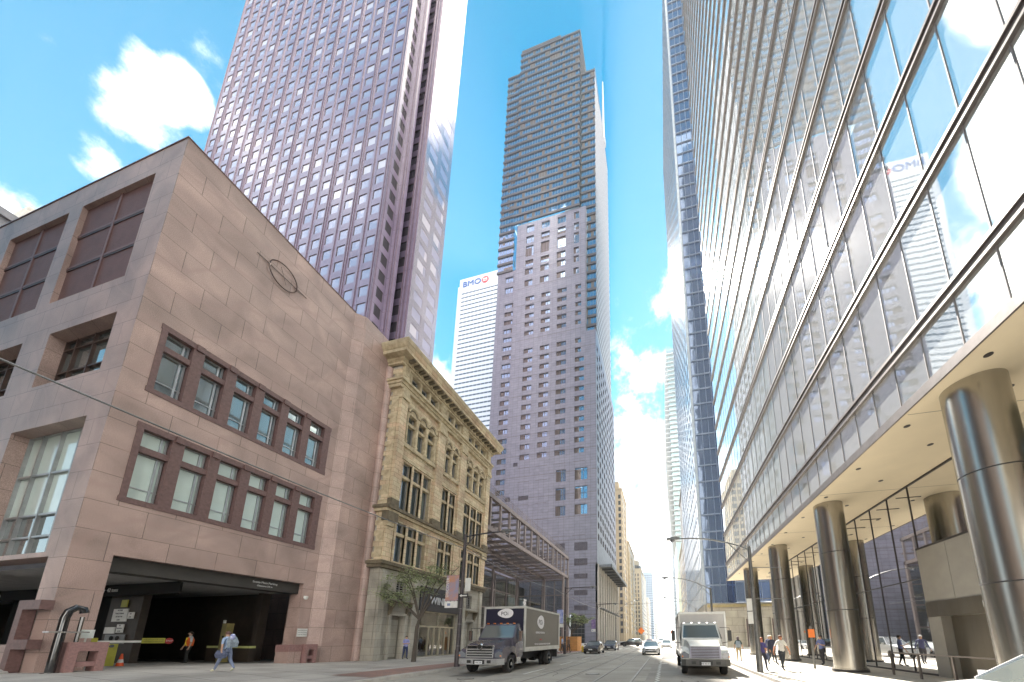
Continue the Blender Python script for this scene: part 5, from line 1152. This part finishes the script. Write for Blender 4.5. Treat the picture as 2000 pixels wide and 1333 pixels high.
l1 = lamp('dark street lamp with two banners and a one-way arrow beside the plum truck', -11.75, 17.6, 8.05, 2.4, 8.2, M_pole)
lamp('dark street lamp with a blue banner behind the plum truck', -10.3, 34.3, 7.2, 2.7, 7.25, M_pole)
lamp('dark street lamp with a small purple banner near the black sedan', -9.65, 48.0, 6.7, 2.4, 6.8, M_pole, .11)
lamp('grey street lamp with a curved arm over the road in front of the hotel arcade', -10.0, 70, 6.5, 4.2, 9.6, M_galv, .11)
lamp('thick grey street lamp on the right pavement with its arm reaching left over the truck', 4.38, 18.2, 6.4, -3.4, 7.3, M_galv, .115, army=.3)
lamp('second grey street lamp on the right behind the white truck', 4.75, 36.5, 6.9, -4.2, 8.3, M_galv, .14)
lamp('third grey street lamp on the right far behind the white truck', 5.0, 57, 6.6, -4.5, 8.6, M_galv, .13)
lamp('farthest grey street lamp on the right just above the white truck', 5.0, 80, 6.6, -4.5, 8.6, M_galv, .13)
def panel(name, label, cat, x0, x1, y, z0, z1, m_, t=.03, group=None):
    o = thing(name, label, cat, ((x0+x1)/2, y, z0), 0, group); b = MB(); b.box(x0-(x0+x1)/2, x1-(x0+x1)/2, -t/2, t/2, 0, z1-z0, m_); b.build('sign_panel' if cat == 'sign' else 'fabric', o); return o
M_ban1 = mat('orange_blue_banner', (.10, .30, .60), c2=(.65, .25, .03), vscale=1.1, rough=.6); M_ban2 = mat('blue_banner', (.10, .14, .50), c2=(.55, .6, .75), vscale=2.5, rough=.6); M_ban3 = mat('purple_banner', (.10, .06, .22), c2=(.4, .3, .5), vscale=3, rough=.6)
def banner(label, x, y, z0, z1, w, m_, word, sub, wm=None):
    o = panel('street_banner', label, 'banner', x-w, x, y, z0, z1, m_); b = MB()
    for z in (0, z1-z0): b.tube([(-w/2, 0, z), (w/2+.15, 0, z)], .015, M_pole, 5)
    b.build('banner_arm', o)
    if word: text(word, w*.30, wm or M_ltr, o, Matrix.Translation((-w*.36, -.03, (z1-z0)*.52)) @ Matrix.Rotation(R(90), 4, 'X') @ Matrix.Rotation(R(90), 4, 'Z'), 'banner_lettering', .004, sx=1.0)
    b = MB(); b.box(-w/2, w/2, -.025, .02, -.42, -.04, M_ltr); b.box(-w*.3, -w*.05, -.03, -.025, -.3, -.15, M_ban1); b.build('sponsor_panel', o)
banner('orange and blue banner reading DISCOVER on the lamp post beside the plum truck', -11.95, 17.55, 3.95, 5.5, .85, M_ban1, 'DISCOVER', '')
banner('blue and white banner on the lamp post behind the plum truck', -10.5, 34.25, 3.3, 4.75, .7, M_ban2, '', '')
banner('small purple banner on the lamp post near the black sedan', -9.8, 47.9, 3.1, 4.4, .6, M_ban3, '', '')
o = thing('one_way_sign', 'black sign with a white arrow pointing left on the lamp post with the DISCOVER banner', 'sign', (-11.5, 17.42, 4.1)); b = MB(); b.box(-.3, .3, -.01, .01, 0, .24, M_sign); b.build('sign_panel', o); b = MB(); b.prism([(-.26, .12), (-.12, .21), (-.12, .155), (.24, .155), (.24, .085), (-.12, .085), (-.12, .03)], -.02, -.011, M_ltr, 'y'); b.build('arrow', o)
panel('blank_sign', 'white sign plate above the one-way arrow on the left lamp post', 'sign', -11.55, -11.2, 17.6, 4.5, 5.3, M_ltr)
panel('parking_sign', 'upper pale sign plate on the thick grey lamp post at right', 'sign', 4.03, 4.26, 18.1, 3.1, 3.7, M_ltr, group='plates on the right lamp post'); panel('parking_sign', 'lower pale sign plate on the thick grey lamp post at right', 'sign', 4.03, 4.26, 18.1, 2.45, 3.05, M_ltr, group='plates on the right lamp post')
for i, z in enumerate((5.3, 3.7)):
    b = MB(); b.tube([(4.38, 18.2, z), (5.9, 18.5, z)], .02, M_galv, 6); tag(b.build('bracket_arm'), ('upper' if i == 0 else 'lower')+' thin steel arm projecting right from the thick lamp post', 'bracket')
for lab, x, y, z, s in (('orange diamond road works sign on the left before the distant traffic', -4.1, 60, 2.5, .85), ('small orange sign above the traffic just left of the white truck', 1.15, 60, 2.5, .5)):
    o = thing('road_works_sign', lab, 'sign', (x, y, 0)); b = MB(); b.tube([(0, .03, 0), (0, .03, z)], .04, M_galv, 6); b.build('post', o); b = MB(); b.prism([(0, z-.1), (s/1.4, z+s*.7-.1), (0, z+s*1.5-.1), (-s/1.4, z+s*.7-.1)], -.02, .02, mat('orange_sign', (.85, .22, .04), rough=.5, var=.05), 'y'); b.build('sign_panel', o)
for i, (x, ya, yb) in enumerate(((-11.75, -6, 62), (-11.2, 17.6, 62))):
    b = MB(); pts = []
    sups = [-6, 17.6, 34.3, 62] if i == 0 else [17.6, 48, 62]
    for a, c in zip(sups, sups[1:]):
        for k in range(9): t = k/8; pts.append((x+(.0 if i == 0 else 1.3*(t if a == 17.6 else 1)), a+(c-a)*t, 7.15-i*.2-.35*4*t*(1-t)))
    b.tube(pts, .022, M_galv if i == 0 else M_pole, 5); tag(b.build('overhead_cable'), ('long pale cable sagging across the pink granite wall above the pavement' if i == 0 else 'second cable crossing the steel trellis between the lamp posts'), 'cable')
for i, y in enumerate((45, 66)):
    b = MB(); b.tube([(-10.2, y, 6.6), (-4, y, 6.2), (4.8, y, 6.6)], .02, M_pole, 5); tag(b.build('span_wire'), ('nearer' if i == 0 else 'farther')+' span wire crossing above the road between opposite lamp posts', 'cable')
# hydrant, plywood hoarding, bicycle
o = thing('fire_hydrant', 'yellow fire hydrant at the left kerb ahead of the black sedan', 'hydrant', (-9.9, 40.5, .14)); M_yel = mat('hydrant_yellow', (.70, .50, .04), rough=.5)
b = MB(); b.lathe([(.16, 0), (.16, .06), (.11, .08), (.11, .5), (.14, .52), (.14, .58), (.09, .68), (.03, .74)], M_yel, (0, 0, 0), 14); b.build('body', o, True); b = MB(); b.lathe([(.06, -.2), (.06, .2)], M_yel, (0, 0, .42), 10, 'x'); b.lathe([(.07, -.18), (.07, 0)], M_yel, (0, 0, .38), 10, 'y'); b.build('nozzle', o)
o = thing('plywood_hoarding', 'orange plywood hoarding box on the pavement beside the second small tree', 'hoarding', (-12.3, 42.5, .14)); M_ply = mat('plywood', (.55, .27, .09), rough=.7, var=.15, stretch=(1, 1, 6)); b = MB(); b.box(-1.3, 1.2, 0, 2.2, 0, 1.75, M_ply); b.build('panel', o); b = MB(); b.box(-1.34, 1.24, -.04, 2.24, 1.75, 1.82, M_ply); b.build('cap', o)
o = thing('bicycle', 'bicycle parked against the lamp post behind the plum truck', 'bicycle', (-10.9, 36.0, .14))
for x in (-.5, .5):
    b = MB(); n = 20
    for k in range(n): a, c = 2*math.pi*k/n, 2*math.pi*(k+1)/n; b.tube([(x+.33*math.cos(a), 0, .34+.33*math.sin(a)), (x+.33*math.cos(c), 0, .34+.33*math.sin(c))], .018, M_tyre, 5, False)
    for k in range(8): a = math.pi*k/8; b.tube([(x-.32*math.cos(a), 0, .34-.32*math.sin(a)), (x+.32*math.cos(a), 0, .34+.32*math.sin(a))], .003, M_rim, 3)
    b.build('wheel', o)
b = MB()
for p in (((-.5, 0, .34), (-.15, 0, .85), (.38, 0, .85), (.5, 0, .34)), ((-.15, 0, .9), (0, 0, .32), (.38, 0, .8)), ((-.5, 0, .34), (0, 0, .32)), ((.38, 0, .8), (.36, 0, 1.0))): b.tube(p, .018, M_blk, 6)
b.build('frame', o); b = MB(); b.box(-.28, -.04, -.06, .06, .9, .95, M_blk); b.build('saddle', o); b = MB(); b.tube([(.36, -.25, 1.0), (.36, .25, 1.0)], .015, M_blk, 6); b.build('handlebar', o)
# parking entrance equipment by the granite corner
def gframe(label, x, y0, y1, z0, z1, d=.5, bar=.42):
    o = thing('granite_guard_frame', label, 'guard frame', (x, y0, z0)); b = MB(); w = y1-y0; h = z1-z0; lw_ = w*.24
    b.box(0, -d, 0, lw_, 0, h*.74, M_pinkd2); b.box(0, -d, w-lw_, w, 0, h*.74, M_pinkd2); b.build('leg', o); b = MB(); b.box(0, -d, 0, w, h*.74, h, M_pinkd2); b.build('top_beam', o)
    b = MB(); b.box(-.06, -d+.06, lw_, w-lw_, h*.3, h*.3+h*.14, M_pinkd2); b.build('cross_bar', o); return o
M_pinkd2 = mat('rose_granite', (.30, .17, .16), rough=.45, var=.15, vscale=12)
gframe('rose granite frame with a square opening standing at the near corner of the garage', -21.55, 7.95, 8.85, .3, 1.6, .55)
gframe('rose granite frame at the far side of the garage mouth below a white notice', -21.6, 16.5, 17.25, .12, 1.38, .4)
o = thing('granite_plinth', 'plain pink granite plinth with a plum cap left of the far guard frame', 'plinth', (-22.3, 15.7, .15)); b = MB(); b.box(-.5, .5, 0, .75, 0, .8, M_pink); b.build('block', o); b = MB(); b.box(-.52, .52, -.02, .77, .8, 1.22, M_pinkd2); b.build('cap', o)
o = thing('plum_bracket_frame', 'plum granite bracket with two arms applied to the foot of the corner pier', 'bracket frame', (-23.3, 7.6, .4))
for (a, b_, e, f) in ((-.35, 0.0, 0, 2.75), (0, 1.0, 2.4, 2.75), (0, .9, .95, 1.3)):
    b = MB(); b.box(a, b_, -.28, .02, e, f, M_pinkd); b.build('arm', o)
o = thing('vent_pipe', 'shiny black vent pipe with a hooked top at the granite corner', 'pipe', (-21.8, 7.75, .4)); M_bp = mat('black_gloss_pipe', (.012, .012, .014), rough=.12, coat=1)
b = MB(); b.tube([(0, 0, 0), (0, 0, 2.1), (0, .05, 2.35), (0, .2, 2.5), (0, .36, 2.45), (0, .4, 2.3)], .12, M_bp, 12); b.build('pipe', o, True); b = MB(); b.tube([(.02, .38, .1), (.02, .38, 2.15)], .06, M_bp, 8); b.build('conduit', o, True); b = MB(); b.box(-.25, .12, -.3, .6, 1.55, 1.6, M_rim); b.build('clamp', o)
b = MB(); b.lathe([(.22, 0), (.2, .12)], M_bp, (0, 0, 0), 14); b.build('foot', o, True)
o = thing('junction_box', 'small white junction box beside the black vent pipe', 'box', (-22.3, 8.35, 1.75)); b = MB(); b.box(0, .16, 0, .3, 0, .33, mat('white_enclosure', (.7, .76, .72), rough=.4)); b.build('case', o); b = MB(); b.tube([(.08, .15, 0), (.08, .15, -.2), (.08, -.1, -.35)], .03, M_ltr, 6); b.build('elbow_pipe', o)
o = thing('gate_boom', 'white parking gate boom with yellow boards across the garage mouth', 'barrier', (-25.3, 9.0, .34)); b = MB(); b.box(-.03, .03, 0, 3.3, 1.2, 1.3, M_ltr); b.build('boom', o)
M_yb = mat('yellow_board', (.42, .40, .05), rough=.5)
for a, c in ((.0, 1.0), (2.35, 3.15)):
    b = MB(); b.box(.04, .07, a, c, 1.16, 1.42, M_yb); q = b.build('warning_board', o); 
    for z in (1.24, 1.33): text('PUSH BUTTON FOR TICKET', .055, M_ink, q, face_mat((.075, (a+c)/2, z), '+x'), 'board_lettering', .002)
b = MB(); b.lathe([(.16, 0), (.16, .03)], mat('dull_red', (.38, .03, .03)), (.04, 3.3, 1.27), 8, 'x'); q = b.build('stop_disc', o); text('STOP', .1, M_ltr, q, face_mat((.08, 3.3, 1.27), '+x'), 'stop_lettering', .002)
o = thing('gate_machine', 'yellow gate machine post under the middle of the white boom', 'gate machine', (-25.3, 10.2, .34)); b = MB(); b.box(-.15, .15, 0, .4, 0, 1.15, M_yb); b.build('cabinet', o); b = MB(); b.lathe([(.07, 0), (.07, .05)], M_hl, (.15, .2, 1.05), 10, 'x'); b.build('lamp', o)
o = thing('traffic_cone', 'orange traffic cone with a white collar beside the gate machine', 'traffic cone', (-24.6, 10.55, .34)); b = MB(); b.lathe([(.2, 0), (.2, .03), (.14, .04), (.10, .3)], mat('cone_orange', (.85, .12, .03), rough=.5), (0, 0, 0), 16); b.lathe([(.10, .3), (.07, .45)], M_ltr, (0, 0, 0), 16); b.lathe([(.07, .45), (.03, .7)], mat('cone_orange', (.85, .12, .03)), (0, 0, 0), 16); b.build('cone', o, True); b = MB(); b.box(-.2, .2, -.2, .2, 0, .03, M_blk); b.build('base', o)
o = thing('ticket_machine', 'yellow pay machine on a white post at the far side of the garage', 'ticket machine', (-26, 14.9, .34)); b = MB(); b.box(-.2, .2, 0, .35, .0, 2.3, mat('ochre_cabinet', (.30, .25, .09), rough=.5)); b.build('cabinet', o); b = MB(); b.lathe([(.07, 0), (.07, .02)], M_dark, (.05, -.02, 1.5), 12, 'y'); b.build('slot', o); b = MB(); b.box(-.36, -.26, .1, .2, 0, 2.5, M_ltr); b.build('post', o)
o = thing('hazard_wall', 'low garage wall with a pale yellow top edge right of the ticket machine', 'wall', (-25.2, 15.5, .3)); b = MB(); b.box(-3, .6, 0, .3, 0, .85, M_brown); b.build('wall', o); b = MB(); b.box(-3, .62, -.03, .3, .85, .98, mat('pale_yellow_edge', (.5, .52, .2), rough=.6)); b.build('cap', o)
for (lab, x0, x1, z0, z1, wd) in (('largest white notice board on the brown garage wall', -29.9, -28.7, 2.65, 3.35, ['NO PUBLIC', 'VEHICLE PARKING', 'BEYOND THIS', 'POINT']), ('narrow white notice right of the largest notice board', -28.6, -28.15, 2.8, 3.15, ['NO', 'EXIT']), ('small yellow notice above the largest notice board', -29.4, -28.9, 3.45, 3.85, []),
    ('white notice below the largest notice board', -29.3, -28.75, 2.05, 2.5, ['NO', 'PEDESTRIAN', 'ACCESS']), ('blank pale plate left of the lower notice', -30.3, -29.45, 2.0, 2.35, [])):
    m_ = M_yb if 'yellow' in lab else M_ltr
    o = panel('garage_notice', lab, 'sign', x0, x1, 12.15, z0, z1, m_, .04, 'notices on the garage wall')
    for k, wline in enumerate(wd): text(wline, (z1-z0)/len(wd)*.62, M_ink, o, face_mat((0, -.03, (z1-z0)*(1-(k+.5)/len(wd))), '-y'), 'notice_lettering', .002, sx=.8)
o = thing('grey_meter_board', 'grey board with two dark dials low on the brown garage wall', 'board', (-29.2, 12.15, 1.45)); b = MB(); b.box(-.9, .75, -.02, .02, 0, .5, M_galv); b.build('board', o)
for x in (-.3, .2): b = MB(); b.lathe([(.12, 0), (.12, .05)], M_dark, (x, -.06, .3), 12, 'y'); b.build('dial', o)
o = thing('white_wall_notice', 'white notice on the granite wall beside the far end of the garage mouth', 'sign', (-22.42, 17.0, 1.85)); b = MB(); b.box(-.04, .0, -.5, .1, 0, .5, M_ltr); b.build('sign_panel', o)
for k in range(3): text('Scotia Plaza Parking', .07, M_ink, o, face_mat((.005, -.2, .38-k*.13), '+x'), 'notice_lettering', .002)
o = thing('security_camera', 'small white dome camera under the far end of the garage lintel', 'camera', (-22.4, 16.6, 4.3)); b = MB(); b.lathe([(.12, .1), (.12, 0), (.08, -.1), (.02, -.13)], M_ltr, (.1, 0, 0), 14); b.build('dome', o, True)
o = thing('snow_bank_kerb', 'rounded pale concrete kerb at the foot of the granite corner at the left edge', 'kerb', (-24.2, 7.2, .45)); b = MB(); loft(b, [[(x, -.35, 0), (x, -.3, .16), (x, 0, .22), (x, .25, .16), (x, .28, 0)] for x in (-5, .7)]+[[(1.1, -.2, 0), (1.1, -.15, .08), (1.1, 0, .1), (1.1, .15, .08), (1.1, .2, 0)]], M_kerb); b.build('block', o, True)
# handrail and sign post under the right soffit
o = thing('steel_handrail', 'low steel handrail in front of the satin steel doors at right', 'handrail', (9.9, 13.0, .14)); b = MB(); b.box(-.03, .03, 0, 5.4, .95, 1.0, M_rail); b.build('rail', o)
for y in (.1, 1.9, 3.6, 5.3): b = MB(); b.box(-.03, .03, y-.04, y+.04, 0, .95, M_rail); b.build('post', o)
o = thing('sign_post', 'thin steel post on the pavement right of the third steel column', 'post', (7.75, 20.9, .14)); b = MB(); b.lathe([(.06, 0), (.06, 2.2), (.04, 2.25)], M_galv, (0, 0, 0), 10); b.build('post', o)
b = MB(); b.box(-.15, .15, -.08, -.05, 1.65, 2.1, mat('orange_sign', (.85, .22, .04))); b.build('orange_plate', o)

# ================================================================ TREES
M_bark = mat('bark', (.10, .085, .07), rough=.9, bump=.5, bscale=30); M_leaf = mat('leaf_pale', (.36, .42, .22), c2=(.22, .28, .13), rough=.6, vscale=3); M_leaf2 = mat('leaf_yellow_green', (.46, .50, .28), c2=(.30, .36, .18), rough=.6, vscale=3)
def tree(label, loc, h, limbs, nleaf, spread, seed, r=.13, group='small street trees'):
    rd = random.Random(seed); o = thing('street_tree', label, 'tree', loc, 0, group); b = MB(); tips = []
    tr = [(0, 0, 0), (.05, 0, h*.3), (.0, .05, h*.42), (.18, 0, h*.52)]; b.tube(tr, [r*1.25, r, r*.9, r*.8], M_bark, 10)
    for (dx, dy, dz) in limbs:
        s = Vector(tr[-1 if dz > .5 else -2]); e_ = Vector((dx, dy, h*dz)); mid = s.lerp(e_, .5)+Vector((rd.uniform(-.2, .2), rd.uniform(-.2, .2), .35))
        b.tube([s, mid, e_], [r*.6, r*.35, r*.1], M_bark, 7); tips += [s.lerp(mid, .8), mid, mid.lerp(e_, .5), e_]
        for q in range(7):
            a = mid.lerp(e_, rd.random()); c = a+Vector((rd.uniform(-1, 1)*spread, rd.uniform(-1, 1)*spread, rd.uniform(-.25, .45)*spread)); b.tube([a, a.lerp(c, .5)+Vector((0, 0, .1)), c], [r*.16, r*.1, r*.04], M_bark, 4); tips += [a.lerp(c, .5), c]
    b.build('trunk', o, True); l_ = MB()
    for i in range(nleaf):
        t = rd.choice(tips)+Vector((rd.gauss(0, .3), rd.gauss(0, .3), rd.gauss(0, .14)))*spread*.8; a = rd.uniform(0, 6.28); sz = rd.uniform(.03, .075)
        u = Vector((math.cos(a), math.sin(a), rd.uniform(-.5, .5)))*sz*1.6; w_ = Vector((-math.sin(a), math.cos(a), rd.uniform(-.6, .6)))*sz*.6
        l_.poly([t-u, t+w_, t+u, t-w_], M_leaf if rd.random() < .5 else M_leaf2)
    l_.build('crown', o); return o
tree('small street tree with a thin spreading crown in front of the shop entrance', (-17.1, 20.5, .15), 5.6, [(-3.6, .2, .98), (-2.2, .4, 1.12), (-1.0, -.3, 1.15), (.6, .3, 1.18), (1.9, 0, 1.22), (-2.9, .4, .86), (-2.6, -.3, .80), (-.6, -.5, 1.0), (2.9, .3, 1.2)], 4600, .95, 3)
tree('second small tree with a flat green crown beyond the plum truck', (-12.4, 44.0, .15), 4.6, [(-1.6, 0, .98), (1.8, .2, .98), (3.0, 0, .92), (.4, .5, 1.05), (-.6, -.4, .9)], 3600, .7, 5, .12)

# ================================================================ AIR
hz = MB(); hz.box(-490, 490, -160, 1410, -2.3, 360, M_dark); ho = hz.build('haze'); tag(ho, kind='stuff')
hm = bpy.data.materials.new('haze_air'); hm.use_nodes = True; ht = hm.node_tree; ht.nodes.clear()
ov = ht.nodes.new('ShaderNodeOutputMaterial'); pv = ht.nodes.new('ShaderNodeVolumePrincipled'); pv.inputs['Color'].default_value = (.9, .95, 1, 1); pv.inputs['Density'].default_value = .0002; pv.inputs['Anisotropy'].default_value = .3
ht.links.new(pv.outputs[0], ov.inputs['Volume']); ho.data.materials.clear(); ho.data.materials.append(hm)
